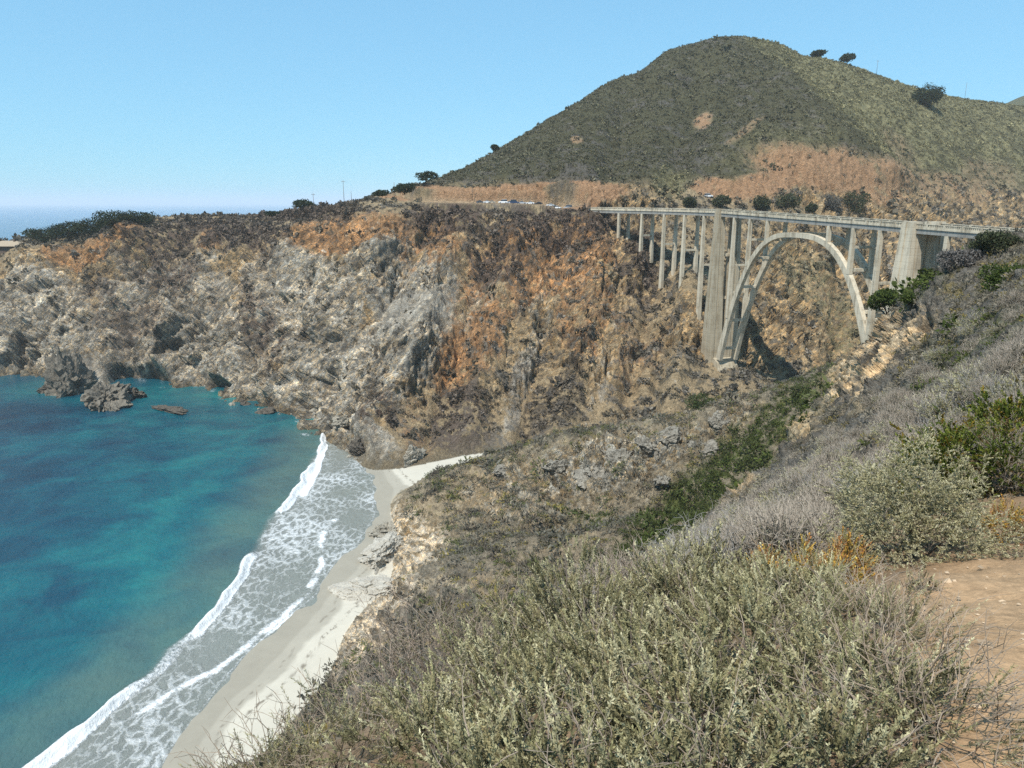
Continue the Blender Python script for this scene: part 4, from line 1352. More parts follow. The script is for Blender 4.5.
# --- shrubs of the hillside, the nearest ones one by one
def hillside_points(n, r, ymin, ymax, amin, amax):
    a = np.radians(r.uniform(amin, amax, n))
    d = np.exp(r.uniform(np.log(ymin), np.log(ymax), n))
    return d * np.sin(a), d * np.cos(a)


PROTO = []
for i in range(7):
    if i < 4:
        dat = sage_bush(400 + i, 0.70, 0.62, 420, GREYB, n_twig=420, spiky=0.35, sprig=0.16, n_leaf=18, leaf_l=0.035, leaf_w=0.009, twig_len=0.34, twig_col=(0.37, 0.32, 0.26), wid=1.9)
    elif i < 6:
        dat = sage_bush(400 + i, 0.70, 0.60, 620, SILVER if i == 4 else OLIVE, n_twig=240, spiky=0.3, sprig=0.15, n_leaf=24, leaf_l=0.04, leaf_w=0.013, twig_len=0.28, twig_col=(0.33, 0.31, 0.28), wid=1.5)
    else:
        dat = sage_bush(400 + i, 0.70, 0.55, 520, LEAFY, n_twig=60, spiky=0.2, sprig=0.16, n_leaf=26, leaf_l=0.05, leaf_w=0.026, twig_len=0.2)
    PROTO.append(dat)
KIND = ['grey twiggy', 'grey twiggy', 'grey twiggy', 'grey twiggy', 'silver-green', 'olive', 'leafy green']
r_ = np.random.default_rng(55)
hx, hy = hillside_points(6000, r_, 6.0, 60, 8, 36)
ok = []
hz_a, hz_b, hz_c, _ = heights(hx, hy)
for k in range(len(hx)):
    if hz_b[k] < max(hz_a[k], hz_c[k]) + 1 or len(ok) >= 300:
        continue
    ppx, ppy, _d = project(hx[k], hy[k], hz_b[k])
    if not (560 < ppx < 1060 and 200 < ppy < 640):
        continue
    if hy[k] < 14 and ppx > 820 and ppy > 470:          # path and the bushes placed by hand
        continue
    if ppy > 560 + (ppx - 560) * 0.02 and hy[k] < 7:
        continue
    dmin = 0.42 + 0.016 * hy[k]
    if any((hx[k] - q[0]) ** 2 + (hy[k] - q[1]) ** 2 < dmin ** 2 for q in ok):
        continue
    ok.append((hx[k], hy[k], hz_b[k], float(ppx), float(ppy)))
first = {}
for (x, y, z, ppx, ppy) in ok:
    gq = float(fbm(np.array([[x / 7.0, y / 7.0, 3.0]]), 2)[0])
    i = 6 if gq > 0.48 else (5 if gq > 0.28 else (4 if r_.uniform() < 0.33 else int(r_.integers(0, 4))))
    s = r_.uniform(0.7, 1.25) * (0.85 + 0.012 * y)
    name = 'hillside_shrub'
    lab = KIND[i] + ' low shrub on the near slope between the path and the bridge'
    if i not in first:
        first[i] = plant_object(name, PROTO[i], (x, y, z - 0.03), lab, 'shrub', KIND[i] + ' shrubs on the near slope', rz=r_.uniform(0, 6.3), scale=s)
    else:
        c = copy_tree(first[i])
        c.location = (x, y, z - 0.03)
        c.rotation_euler = (0, 0, r_.uniform(0, 6.3))
        c.scale = (s, s, s * r_.uniform(0.8, 1.2))
print('hillside shrubs', len(ok), 'farthest', max(q[1] for q in ok))


# --- ground cover too dense to count: leaf clumps over slopes, cliffs and hill
def clumps(name, pos, nrm, size, colr, per, seed, flat=0.7, leaf=0.42, wide=0.7, spread=0.28):
    r = np.random.default_rng(seed)
    n = len(pos)
    d = r.normal(size=(n, per, 3))
    d = unit(d)
    d = np.where((d * nrm[:, None]).sum(-1, keepdims=True) < 0, -d, d)
    rad_ = size[:, None, None] * r.uniform(0.35, 1.0, (n, per, 1))
    base = pos[:, None] + d * rad_ * np.array([1, 1, flat]) * 0.8
    ax = unit(d + 0.7 * r.normal(size=d.shape))
    L = (size[:, None] * leaf * r.uniform(0.6, 1.3, (n, per))).ravel()
    v = leaf_quads(base.reshape(-1, 3), ax.reshape(-1, 3), L, L * wide, r)
    c = colr[:, None] * r.uniform(1 - spread, 1 + spread, (n, per, 1))
    c = np.repeat(c.reshape(-1, 3), 4, 0)
    return tag(mesh_obj(name, v, quads_of(n * per), M_LEAF, smooth=False, attrs={'cover': c}), kind='stuff')


def pick(prob, n, r):
    p = np.clip(prob, 0, None)
    return r.choice(len(p), n, replace=False, p=p / p.sum())


r_ = np.random.default_rng(77)
vis = (np.abs(AZ) < math.radians(40))[:, None] * np.ones((1, NROW), bool)
vis = vis.ravel()
area = np.gradient(R2, axis=1).ravel() * rad * np.repeat(np.gradient(AZ), NROW) * nl
Nn = np.stack([NX, NY, NZ], 1)
# near slope and spur
pr = vis * NEARM * area * (rad > 7) * sstep(3.0, 6, tz) * (1 - np.clip(n_pale * 1.1, 0, 1)) * (1 - path) * (1 - 0.6 * n_rock) * (0.25 + sstep(-0.3, 0.4, sp3 + 0.6 * sp)) / (4 + rad / 10) ** 1.6
pr *= np.where((rad < 12) & (tpx > 800) & (tpy > 460), 0, 1)
k = pick(pr, 22000, r_)
gsel = r_.uniform(0, 1, len(k))
cc = np.where((n_green[k] * 0.9 > gsel)[:, None], np.array([0.075, 0.09, 0.022]),
              np.where((r_.uniform(0, 1, len(k)) < 0.12)[:, None], np.array([0.19, 0.15, 0.05]),
                       np.where((r_.uniform(0, 1, len(k)) < 0.25)[:, None], np.array([0.13, 0.115, 0.075]), np.array([0.20, 0.175, 0.13]))))

cc = cc * r_.uniform(0.8, 1.2, (len(k), 1))
size = np.clip(0.30 + 0.0045 * rad[k], 0, 1.1) * r_.uniform(0.6, 1.4, len(k))
nearc = rad[k] < 105
k, size, cc = k[nearc], size[nearc], cc[nearc]
pm = vis * NEARM * area * (rad > 100) * sstep(3.0, 6, tz) * (1 - np.clip(n_pale, 0, 1)) * (1 - 0.55 * n_rock) * (0.15 + sstep(-0.35, 0.3, sp3 + 0.6 * sp))
k2 = pick(pm, 15000, r_)
uu = r_.uniform(0, 1, len(k2))
c2 = np.where((n_green[k2] > r_.uniform(0, 1, len(k2)) * .8)[:, None], np.array([0.055, 0.068, 0.02]), np.where((uu < .5)[:, None], np.array([0.140, 0.130, 0.100]), np.where((uu < .72)[:, None], np.array([0.085, 0.072, 0.055]), np.where((uu < .9)[:, None], np.array([0.105, 0.115, 0.045]), np.array([0.24, 0.20, 0.06])))))
k, size, cc = np.concatenate([k, k2]), np.concatenate([size, 1.0 * np.exp(r_.normal(0, .5, len(k2)))]), np.concatenate([cc, c2])
clumps('hillside_scrub', PX[k] - Nn[k] * 0.05, Nn[k], size, cc, 44, 1, leaf=0.36, wide=0.34)
# the green streak of the gully
pg = vis * NEARM * area * np.clip(n_green, 0, 1) ** 2 * (rad > 60)
k = pick(pg, 2600, r_)
cc = np.array([0.060, 0.078, 0.018])[None] * r_.uniform(0.6, 1.5, (len(k), 1)) * np.array([1, 1, 1])
clumps('green_scrub', PX[k], Nn[k], 0.95 * np.exp(r_.normal(0, .4, len(k))), cc, 40, 9, leaf=0.34, wide=0.6)
# cliffs and hill beyond
road_d = rdd
pf = vis * FARM * area * (tz > 6) * sstep(11, 14, road_d) * (1 - .95 * uphill) * (1 - 0.96 * cut) * np.clip(0.05 + scrub_c * (1 - 0.95 * grey * (1 - purple)) + 0.7 * hillm, 0, 1) / (200 + rad) ** 1.2
k = pick(pf, 60000, r_)
cc = lerp(SCRB[k] * 1.0, GBRU[k] * 0.8, sstep(0.2, 0.8, r_.uniform(0, 1, len(k))))
cc = lerp(cc, PURP[k], purple[k] * 0.7)
cc = lerp(cc, HILL[k] * 0.95, np.clip(hillm[k], 0, 1) * 0.8)
cc = lerp(cc, HILG[k] * 0.8, np.clip(hillm[k] * east[k] + green[k], 0, 1) * 0.7)
hk = np.clip(hillm[k], 0, 1)[:, None]
cc = cc * (1 + 0.35 * hk)
cc = np.clip(1.1 * cc * r_.uniform(0.7, 1.25, (len(k), 1)), .01, 1)
size = (0.6 + 0.0008 * rad[k]) * np.where(hillm[k] > .5, 0.72, 1.1) * np.exp(r_.normal(0, 0.45, len(k)))
clumps('coastal_scrub', PX[k], Nn[k], size, cc, 24, 2, leaf=0.62, wide=0.8)

# loose stones on the path
pr = NEARM * np.maximum(path, (tx > 1.5) * (tpx > 860)) * area * (ty > -2) * (rad < 13) * (rad > 1.2) / (1 + rad)
k = pick(pr, 3200, r_)
sv, sf = np.array([(1, 0, 0), (-1, 0, 0), (0, 1, 0), (0, -1, 0), (0, 0, 1), (0, 0, -1)], float), np.array([(0, 2, 4), (2, 1, 4), (1, 3, 4), (3, 0, 4), (2, 0, 5), (1, 2, 5), (3, 1, 5), (0, 3, 5)])
ss = 0.006 * np.exp(r_.normal(0, 0.85, len(k)))
V = sv[None] * r_.uniform(0.55, 1.3, (len(k), 6, 1)) * ss[:, None, None] * np.array([1.2, 1.0, 0.65])
an = r_.uniform(0, 6.3, len(k))
V = np.stack([V[..., 0] * np.cos(an)[:, None] - V[..., 1] * np.sin(an)[:, None], V[..., 0] * np.sin(an)[:, None] + V[..., 1] * np.cos(an)[:, None], V[..., 2]], -1) + PX[k][:, None] + np.array([r_.normal(0, .03, len(k)), r_.normal(0, .03, len(k)), 0.2 * ss]).T[:, None]
cst = np.array([0.40, 0.30, 0.20])[None] * r_.uniform(0.6, 1.35, (len(k), 1))
tag(mesh_obj('gravel', V.reshape(-1, 3), (sf[None] + 6 * np.arange(len(k))[:, None, None]).reshape(-1, 3), M_TWIG, smooth=False, attrs={'cover': np.repeat(cst, 6, 0)}), kind='stuff')

# ------------------------------------------------------------------ trees and big bushes
def crown(seed, lobes, n, leaf, cols, squash=1.0):
    """Leaf clumps spread through ellipsoid lobes ((x, y, z), (rx, ry, rz))."""
    r = np.random.default_rng(seed)
    vol = np.array([q[1][0] * q[1][2] for q in lobes])
    pick_ = r.choice(len(lobes), n, p=vol / vol.sum())
    c = np.array([q[0] for q in lobes])[pick_]
    R = np.array([q[1] for q in lobes])[pick_]
    d = unit(r.normal(size=(n, 3)))
    lump = 0.85 + 0.38 * fbm(d * 2.2 + pick_[:, None] * 7.1 + seed, 2)
    p = c + d * R * (lump * r.uniform(0.45, 1.0, n) ** 0.6)[:, None]
    ax = unit(d + 0.8 * r.normal(size=(n, 3)) + np.array([0, 0, .2]))
    L = leaf * r.uniform(0.6, 1.4, n)
    v = leaf_quads(p, ax, L, L * 0.85, r)
    col = np.array(cols)[r.integers(0, len(cols), n)] * r.uniform(0.75, 1.25, (n, 1))
    return v, quads_of(n), np.repeat(col, 4, 0)


DARKC = [(0.030, 0.042, 0.016), (0.040, 0.052, 0.020), (0.024, 0.034, 0.014)]
BUSHC = [(0.05, 0.06, 0.028), (0.065, 0.075, 0.035), (0.045, 0.052, 0.03)]
GREENC = [(0.055, 0.08, 0.018), (0.075, 0.10, 0.022), (0.045, 0.065, 0.016)]


def tree(name, px, py0, py1, wpx, Y, label, cat, cols, seed, group=None, kind='round', n=1300, lean=0.0):
    """Tree whose crown spans rows py0..py1 and wpx columns round px, at distance Y."""
    yh_ = hit(px, py1, 60.0)
    if yh_ is not None and 0.75 < yh_ / Y < 1.3:
        Y = yh_ + 0.5
    x, y, zt = at(px, py0, Y)
    _, _, zb = at(px, py1, Y)
    m_px = math.hypot(Y, H - zb) / F
    w = wpx * m_px * 0.5
    g = min(gz(x, y), zb)
    h = zt - g
    r = np.random.default_rng(seed)
    e = empty(name, (x, y, g), label, cat, group)
    lob = []
    c0 = (zb - g) + 0.05
    if kind == 'round':
        lob = [((0, 0, c0 + (h - c0) * 0.5), (w * 0.72, w * 0.72, (h - c0) * 0.5))]
        for k in range(6):
            a = k * 1.05 + r.uniform(0, .5)
            lob.append(((math.cos(a) * w * 0.55, math.sin(a) * w * 0.5, c0 + (h - c0) * r.uniform(0.3, 0.72)), (w * 0.45, w * 0.45, (h - c0) * r.uniform(0.24, 0.36))))
    elif kind == 'flat':                               # wind-shaped cypress: flat tiers
        for k in range(9):
            a = k * 2.4
            q = r.uniform(0.1, 0.8)
            lob.append(((math.cos(a) * w * q + lean * w * 0.3, math.sin(a) * w * q * 0.7, c0 + (h - c0) * (0.82 - 0.5 * q * r.uniform(0.3, 1.0))), (w * 0.42, w * 0.42, max(0.35, (h - c0) * 0.2))))
    leaf = max(0.12, 1.1 * m_px) if Y > 200 else max(0.10, 1.8 * m_px)
    v, f, c = crown(seed, lob, int(n * 2.4), leaf, cols)
    mb = MB()
    tr = max(0.1, w * 0.06)
    mb.tube([(0, 0, -0.4), (0.04 * w, 0, h * 0.3), (0.08 * w * (1 + lean), 0.02 * w, h * 0.62)], [tr, tr * 0.75, tr * 0.4], 7)
    for k in range(5):
        a = k * 1.26
        mb.tube([(0.05 * w, 0, h * (0.25 + 0.05 * k)), (math.cos(a) * w * 0.3, math.sin(a) * w * 0.3, h * (0.42 + 0.05 * k)), (math.cos(a) * w * 0.6, math.sin(a) * w * 0.6, h * (0.5 + 0.06 * k))], [tr * .5, tr * .35, tr * .15], 5)
    mb.build('trunk', M_BARK, e, smooth=True)
    mesh_obj('crown', v, f, M_LEAF, e, smooth=False, attrs={'cover': c})
    return e


G1 = 'dark cypresses on the left headland'
tree('cypress_tree', 42, 227, 243, 40, 478, 'low dark cypress nearest the tan-roofed house on the headland', 'tree', DARKC, 1, G1, 'round', 1700)
tree('cypress_tree', 66, 221, 240, 40, 480, 'dark cypress second from the house on the headland', 'tree', DARKC, 2, G1, 'round', 1700)
tree('cypress_tree', 90, 217, 236, 38, 480, 'dark cypress in the middle of the headland grove', 'tree', DARKC, 3, G1, 'round', 1700)
tree('cypress_tree', 112, 210, 232, 40, 480, 'tall dark cypress with the highest domed top in the headland grove', 'tree', DARKC, 4, G1, 'round', 1900)
tree('cypress_tree', 136, 211, 226, 38, 480, 'dark flat-topped cypress at the right end of the headland grove', 'tree', DARKC, 5, G1, 'round', 1700)
tree('cypress_tree', 425, 171, 186, 26, 485, 'wind-flattened cypress at the left foot of the hill, against the sky', 'tree', DARKC, 6, None, 'flat', 900, 0.6)
tree('coast_tree', 404, 183, 194, 26, 478, 'dark rounded tree on the skyline left of the wind-flattened cypress', 'tree', DARKC, 7, None, 'round', 1100)
tree('coast_tree', 380, 190, 197, 18, 476, 'small dark bushy tree on the skyline at the left end of the road', 'tree', DARKC, 8, None, 'round', 800)
tree('coast_tree', 304, 199, 211, 26, 484, 'dark bush-like tree on the terrace skyline above the grey cliff', 'tree', DARKC, 9, None, 'round', 1100)
tree('coast_tree', 274, 211, 217, 20, 482, 'low dark bush on the terrace skyline against the sea', 'tree', DARKC, 10, None, 'round', 700)
tree('oak_tree', 928, 83, 108, 32, 770, 'large dark round tree standing alone on the right shoulder of the hill', 'tree', DARKC, 11, None, 'round', 2200)
tree('oak_tree', 848, 53, 62, 15, 745, 'small dark round tree on the right skyline of the hill', 'tree', DARKC, 12, None, 'round', 800)
tree('oak_tree', 819, 50, 56, 16, 735, 'low dark bushy tree on the skyline, just right of the summit', 'tree', DARKC, 13, None, 'round', 700)
tree('oak_tree', 495, 144, 152, 9, 545, 'tiny dark tree on the left skyline of the hill', 'tree', DARKC, 14, None, 'round', 400)
G2 = 'bushes along the old road behind the bridge'
for i, (px, y0, y1, w, Y, lab) in enumerate([(722, 194, 208, 21, 428, 'rounded dark bush behind the bridge, just right of the white van'), (763, 194, 210, 19, 430, 'grey-green bush behind the bridge at the foot of the red cut'),
                                             (789, 192, 212, 26, 432, 'largest round dark bush behind the bridge above the arch'), (812, 203, 214, 12, 436, 'smallest round bush right of the largest one behind the bridge'),
                                             (857, 190, 216, 30, 448, 'wide dark bush behind the bridge above the right arch columns'), (834, 193, 214, 22, 444, 'pale grey bush behind the bridge left of the wide dark bush'),
                                             (690, 197, 207, 14, 424, 'low olive bush left of the white van behind the bridge')]):
    tree('roadside_bush', px, y0, y1, w, Y, lab, 'bush', BUSHC if i != 5 else [(0.13, 0.12, 0.10), (0.10, 0.095, 0.08)], 30 + i, G2, 'round', 1000)
tree('cypress_tree', 890, 288, 326, 50, 106, 'feathery dark green young cypress in front of the near bridge pier', 'tree', GREENC, 50, None, 'flat', 2600)
tree('cypress_tree', 912, 292, 312, 26, 108, 'smaller green sapling touching the foot of the near pier', 'tree', GREENC, 51, None, 'flat', 1200)
tree('crest_bush', 998, 231, 252, 50, 84, 'dark green dome-shaped bush on the slope crest hiding the bridge end', 'bush', BUSHC, 52, None, 'round', 2600)
tree('crest_bush', 962, 248, 275, 42, 90, 'grey leafless-looking bush on the slope crest below the deck', 'bush', [(0.17, 0.155, 0.14), (0.13, 0.12, 0.11)], 53, None, 'round', 2600)
tree('crest_bush', 968, 270, 282, 22, 88, 'yellow-olive bush on the crest just below the grey bush', 'bush', [(0.20, 0.16, 0.03), (0.15, 0.13, 0.03)], 54, None, 'round', 1000)
tree('slope_bush', 1012, 262, 300, 60, 70, 'broad dark green bush on the right edge below the crest', 'bush', GREENC, 55, None, 'round', 2600)
tree('slope_bush', 702, 392, 410, 34, 222, 'dark green bush in the canyon mouth below the far pier', 'bush', [(0.05, 0.07, 0.02), (0.07, 0.09, 0.03)], 56, None, 'round', 1200)

# ------------------------------------------------------------------ cars
GLASS = simple('dark_glass', (0.02, 0.025, 0.03), 0.1, None, spec=0.6)
TYRE = simple('black_rubber', (0.02, 0.02, 0.02), 0.8)
RIM = simple('wheel_metal', (0.45, 0.45, 0.46), 0.35, metallic=0.7)
LAMP = simple('lamp_lens', (0.75, 0.74, 0.70), 0.2)
TAIL = simple('tail_lens', (0.35, 0.02, 0.02), 0.3)


def car(loc, rz, paint, label, tall=False, scale=1.0):
    e = empty('parked_car', loc, label, 'car', 'cars parked beside the far road', rz)
    L, W, hb, ht = (4.9, 1.9, 1.15, 2.05) if tall else (4.5, 1.78, 0.92, 1.46)
    def ring(x, w, z0, z1):
        return [(x, -w, z0), (x, w, z0), (x, w, z1 - .12), (x, w - .12, z1), (x, -w + .12, z1), (x, -w, z1 - .12)]
    mb = MB()
    h = L / 2
    mb.loft([ring(-h, W * .42, .35, hb - .18), ring(-h + .12, W * .48, .25, hb - .05), ring(-h * .4, W * .5, .22, hb), ring(h * .35, W * .5, .22, hb), ring(h - .35, W * .48, .24, hb - .16), ring(h, W * .42, .34, hb - .30)])
    mb.build('body', paint, e)
    x0, x1, x2, x3 = (-h + .15, -h + .45, h * .25, h * .55) if tall else (-h * .72, -h * .38, h * .12, h * .5)
    mb = MB()
    mb.loft([[(x0, -W * .46, hb - .02), (x3, -W * .46, hb - .02), (x3, W * .46, hb - .02), (x0, W * .46, hb - .02)],
             [(x1, -W * .38, ht - .06), (x2, -W * .38, ht - .06), (x2, W * .38, ht - .06), (x1, W * .38, ht - .06)]])
    mb.build('windows', GLASS, e)
    mb = MB()
    mb.hexa([(x1 - .05, -W * .39, ht - .058), (x2 + .05, -W * .39, ht - .058), (x2 + .05, W * .39, ht - .058), (x1 - .05, W * .39, ht - .058),
             (x1 + .05, -W * .35, ht), (x2 - .05, -W * .35, ht), (x2 - .05, W * .35, ht), (x1 + .05, W * .35, ht)])
    mb.build('roof', paint, e)
    for sx in (-1, 1):
        for sy in (-1, 1):
            mb = MB(); mb.tube([(sx * h * .62, sy * (W * .5 - .2), .33), (sx * h * .62, sy * (W * .5 + .012), .33)], .33, 14)
            w_ = mb.build('wheel', TYRE, e)
            mb = MB(); mb.tube([(sx * h * .62, sy * (W * .5 + .0125), .33), (sx * h * .62, sy * (W * .5 + .025), .33)], .2, 10)
            mb.build('rim', RIM, w_)
    for sy in (-1, 1):
        mb = MB(); mb.box(h - .10, h + .012, sy * W * .34 - .16, sy * W * .34 + .16, hb - .48, hb - .34); mb.build('headlight', LAMP, e)
        mb = MB(); mb.box(-h - .012, -h + .05, sy * W * .34 - .14, sy * W * .34 + .14, hb - .46, hb - .26); mb.build('taillight', TAIL, e)
    return e


PAINTS = {k: simple(k + '_car_paint', c, 0.25, None, spec=0.5) for k, c in dict(white=(.80, .80, .79), silver=(.45, .46, .48), dark_grey=(.06, .065, .07), dark_blue=(.03, .05, .11), black=(.02, .02, .022), tan=(.45, .38, .28)).items()}
for px, paint, tall, lab in ((481, 'dark_grey', False, 'dark grey parked car at the far left end of the row of cars'), (487, 'white', False, 'white parked car second from the left end of the row'),
                             (494, 'tan', False, 'tan parked car between two white vehicles'), (502, 'white', True, 'tall white parked van, the biggest vehicle of the roadside row'),
                             (515, 'dark_blue', True, 'dark blue parked van right of the tall white van'), (523, 'silver', False, 'silver parked car right of the dark blue van'),
                             (530, 'white', False, 'small white parked car near the middle of the row'), (538, 'black', False, 'black parked car in the right half of the row'),
                             (509, 'silver', False, 'low silver parked car between the tall white van and the dark blue van'), (546, 'white', False, 'white parked car just right of the black parked car'), (553, 'dark_grey', False, 'dark grey parked car in the thin part of the row toward the bridge'),
                             (561, 'white', False, 'white parked car standing apart near the bridge end of the row'), (572, 'silver', True, 'silver parked van, the vehicle closest to the bridge')):
    j = int(np.argmin(np.abs(project(RQ[:, 0], RQ[:, 1], RQ[:, 2])[0] - px)))
    q = RQ[j] + RN[j] * (3.9 if (RN[j][1] < 0) else -3.9)
    hd = math.atan2(RN[j][1], RN[j][0]) - math.pi / 2
    car((q[0], q[1], q[2] + 0.002), hd + (math.pi if px % 2 else 0), PAINTS[paint], lab, tall)


# white van on the old road behind the bridge
x, y, z = at(708, 201, 426)
e = car((x, y, gz(x, y) + 0.25), 0.1, PAINTS['white'], 'white van alone on the old dirt road behind the bridge', True)
e['group'] = 'vehicle on the old road'

# ------------------------------------------------------------------ house on the headland
ROOF = simple('tan_shingles', (0.34, 0.27, 0.19), 0.9, 2.0, 0.15, 0.2)
WALLD = simple('brown_boards', (0.12, 0.085, 0.06), 0.85, 1.5, 0.2)
x, y, z0 = at(10, 247, 486)
g = min(gz(x, y), z0)
e = empty('house', (x, y, g), 'low brown house with a broad tan hipped roof at the left end of the headland', 'house')
hw = z0 - g + 0.6
mb = MB(); mb.box(-11, 11, -5, 5, -2, hw); mb.build('wall', WALLD, e)
mb = MB(); mb.loft([[(-12.6, -6.4, hw + .003), (12.6, -6.4, hw + .003), (12.6, 6.4, hw + .003), (-12.6, 6.4, hw + .003)], [(-12.6, -6.4, hw + .3), (12.6, -6.4, hw + .3), (12.6, 6.4, hw + .3), (-12.6, 6.4, hw + .3)], [(-4.5, -.2, hw + 3.4), (4.5, -.2, hw + 3.4), (4.5, .2, hw + 3.4), (-4.5, .2, hw + 3.4)]])
rf = mb.build('roof', ROOF, e)
mb = MB(); mb.box(3.6, 4.6, -1.4, -.4, hw + 2.0, hw + 4.4); mb.build('chimney', WALLD, rf)
for wx_ in (-8, -4, 0, 4, 8):
    mb = MB(); mb.box(wx_ - 1.0, wx_ + 1.0, -5.06, -5.003, hw - 2.0, hw - .7); w_ = mb.build('window', WALLD, e)
    mb = MB(); mb.box(wx_ - .85, wx_ + .85, -5.09, -5.063, hw - 1.87, hw - .83); mb.build('pane', GLASS, w_)

# ------------------------------------------------------------------ poles
POLE = simple('weathered_pole_wood', (0.16, 0.13, 0.10), 0.9, 1.0, 0.2)
for px, y0, y1, Y, lab, arm in ((343, 180, 201, 474, 'tall thin utility pole on the skyline above the terrace', True), (351, 191, 201, 476, 'short thin pole right of the tall utility pole', False), (313, 193, 203, 482, 'short pole with a crossarm behind the terrace bush', True),
                                (394, 182, 194, 480, 'thin pole behind the dark trees at the left foot of the hill', False), (472, 180, 205, 414, 'utility pole beside the road in front of the red cut', True), (711, 176, 205, 436, 'pole standing before the red earth behind the bridge', False),
                                (878, 60, 73, 752, 'slim pole on the right skyline of the hill', True), (967, 82, 98, 812, 'thin mast far right on the hill skyline', False)):
    x, y, zt = at(px, y0, Y)
    g = gz(x, y)
    e = empty('utility_pole', (x, y, g), lab, 'pole', 'utility poles')
    mb = MB(); mb.tube([(0, 0, -0.5), (0, 0, zt - g)], [0.17, 0.11], 8); mb.build('pole', POLE, e, smooth=True)
    if arm:
        mb = MB(); mb.box(-1.2, 1.2, -.07, .07, zt - g - 1.1, zt - g - .92); mb.build('crossarm', POLE, e)
        for s in (-1.0, -.5, .5, 1.0):
            mb = MB(); mb.tube([(s, 0, zt - g - .919), (s, 0, zt - g - .7)], .05, 6); mb.build('insulator', POLE, e)

# ------------------------------------------------------------------ rocks
def rock_mat(name, a, b):
    m = NT(name)
    p = m.pos()
    n = m.noise(0.5, p, 6, 0.65)
    n2 = m.noise(2.2, p, 5, 0.6)
    c = m.ramp(m.math('MULTIPLY_ADD', n2, 0.5, m.math('MULTIPLY', n, 0.5)), [(0.35, C4(*a)), (0.62, C4(*b))])
    return m.out(c, 0.9, m.bump(m.math('ADD', n, n2), 0.9, 0.5), 0.2)


ROCK_G = rock_mat('grey_rock', (0.15, 0.132, 0.10), (0.42, 0.38, 0.305))
ROCK_O = rock_mat('spur_rock', (0.10, 0.088, 0.068), (0.33, 0.30, 0.245))
ROCK_S = rock_mat('sea_worn_rock', (0.07, 0.06, 0.046), (0.25, 0.215, 0.165))
ROCK_D = rock_mat('wet_dark_rock', (0.04, 0.036, 0.03), (0.15, 0.125, 0.095))
ROCK_P = rock_mat('pale_rock', (0.33, 0.30, 0.25), (0.52, 0.48, 0.40))
_ico = {}


def ico(sub):
    if sub not in _ico:
        import bmesh
        bm = bmesh.new()
        bmesh.ops.create_icosphere(bm, subdivisions=sub, radius=1.0)
        bm.verts.ensure_lookup_table()
        _ico[sub] = (np.array([v.co[:] for v in bm.verts]), np.array([[v.index for v in f.verts] for f in bm.faces], np.int32))
        bm.free()
    return _ico[sub]


def rock(name, px, py, Y, size, mat, label, group, seed, sub=5, z=None, rough=1.0):
    v, f = ico(sub)
    if Y is None:
        x, y = at_sea(px, py)
        zz = 0.0
    else:
        x, y, zz = at(px, py, Y)
        zz = gz(x, y)
    if z is not None:
        zz = z
    r = np.random.default_rng(seed)                    # a block cut by random planes, then weathered
    pl = unit(r.normal(size=(16, 3)))
    off = r.uniform(0.55, 1.0, 16)
    dots = v @ pl.T
    lim = np.where(dots > 0.05, off[None] / np.maximum(dots, 0.05), 9.0).min(1)
    q = v * np.minimum(lim, 1.35)[:, None]
    hh_, _t = facets(q * 2.2 + seed, seed % 200)
    h3_, _t = facets(q * 5.0 + seed, seed % 170)
    q = q + v * (rough * (0.26 * hh_ + 0.12 * h3_ + 0.05 * fbm(q * 6 + seed, 3)))[:, None]
    q = q * np.array(size)
    o = mesh_obj(name, q, f, mat, smooth=False)
    o.location = (x, y, zz)
    o.rotation_euler = (0, 0, seed * 1.7)
    return tag(o, label, 'rock', group)


rock('sea_stack', 106, 401, None, (25, 10, 9.0), ROCK_S, 'big craggy rock at the headland foot in front of the sea cave', None, 3, 6)
rock('sea_stack', 72, 392, None, (10, 11, 15), ROCK_S, 'steep pale rock at the tip of the left cape', None, 5, 6)
rock('sea_stack', 166, 409, None, (11, 4, 1.3), ROCK_D, 'low flat dark rock awash in front of the cave', None, 7, 5)
rock('sea_stack', 132, 396, None, (7, 5, 5.5), ROCK_D, 'dark jagged rock under the cave mouth, right of the big stack', None, 9, 5)
rock('sea_stack', 52, 390, None, (7, 5, 4.5), ROCK_D, 'dark rock left of the pale cape rock', None, 10, 5)
r_ = np.random.default_rng(5)
for i in range(64):
    t = i / 63
    px = np.interp(t, [0, .3, .6, 1], [238, 295, 345, 372]) + r_.normal() * 7
    py = np.interp(t, [0, .3, .6, 1], [401, 411, 436, 462]) + abs(r_.normal()) * 3.5 + r_.normal() * 2
    s = math.exp(r_.normal(0, 0.5)) * 1.0
    o = rock('boulder', px, py, None, (s * 1.3, s, s * 0.8), ROCK_G if r_.uniform() < .6 else ROCK_D, 'grey boulder in the rubble at the cove foot of the grey cliff', 'boulders at the foot of the grey cliff', 20 + i, 3)
rock('boulder', 345, 432, 283, (4.2, 3.4, 3.0), ROCK_G, 'biggest pale boulder on the rubble shore where the grey cliff meets the surf', None, 91, 5)
rock('boulder', 360, 452, 264, (5.5, 3.5, 4.0), ROCK_D, 'dark jagged rock at the inner end of the surf', None, 92, 5)
rock('boulder', 416, 465, 255, (6.5, 3.0, 3.4), ROCK_G, 'grey rock outcrop on the pale sand pocket below the far cliff', None, 93, 5)
rock('boulder', 384, 560, 181, (5.0, 8.5, 4.0), ROCK_P, 'large pale slabby outcrop where the spur reaches the beach', None, 94, 6, rough=0.7)
rock('boulder', 372, 598, 162, (5.0, 8.0, 4.0), ROCK_P, 'smooth pale boulder slope beside the beach behind the bare twigs', None, 95, 6, rough=0.5)
rock('boulder', 386, 540, 196, (4.0, 3.0, 2.6), ROCK_G, 'small dark-cracked rock at the tip of the spur on the sand', None, 96, 5)

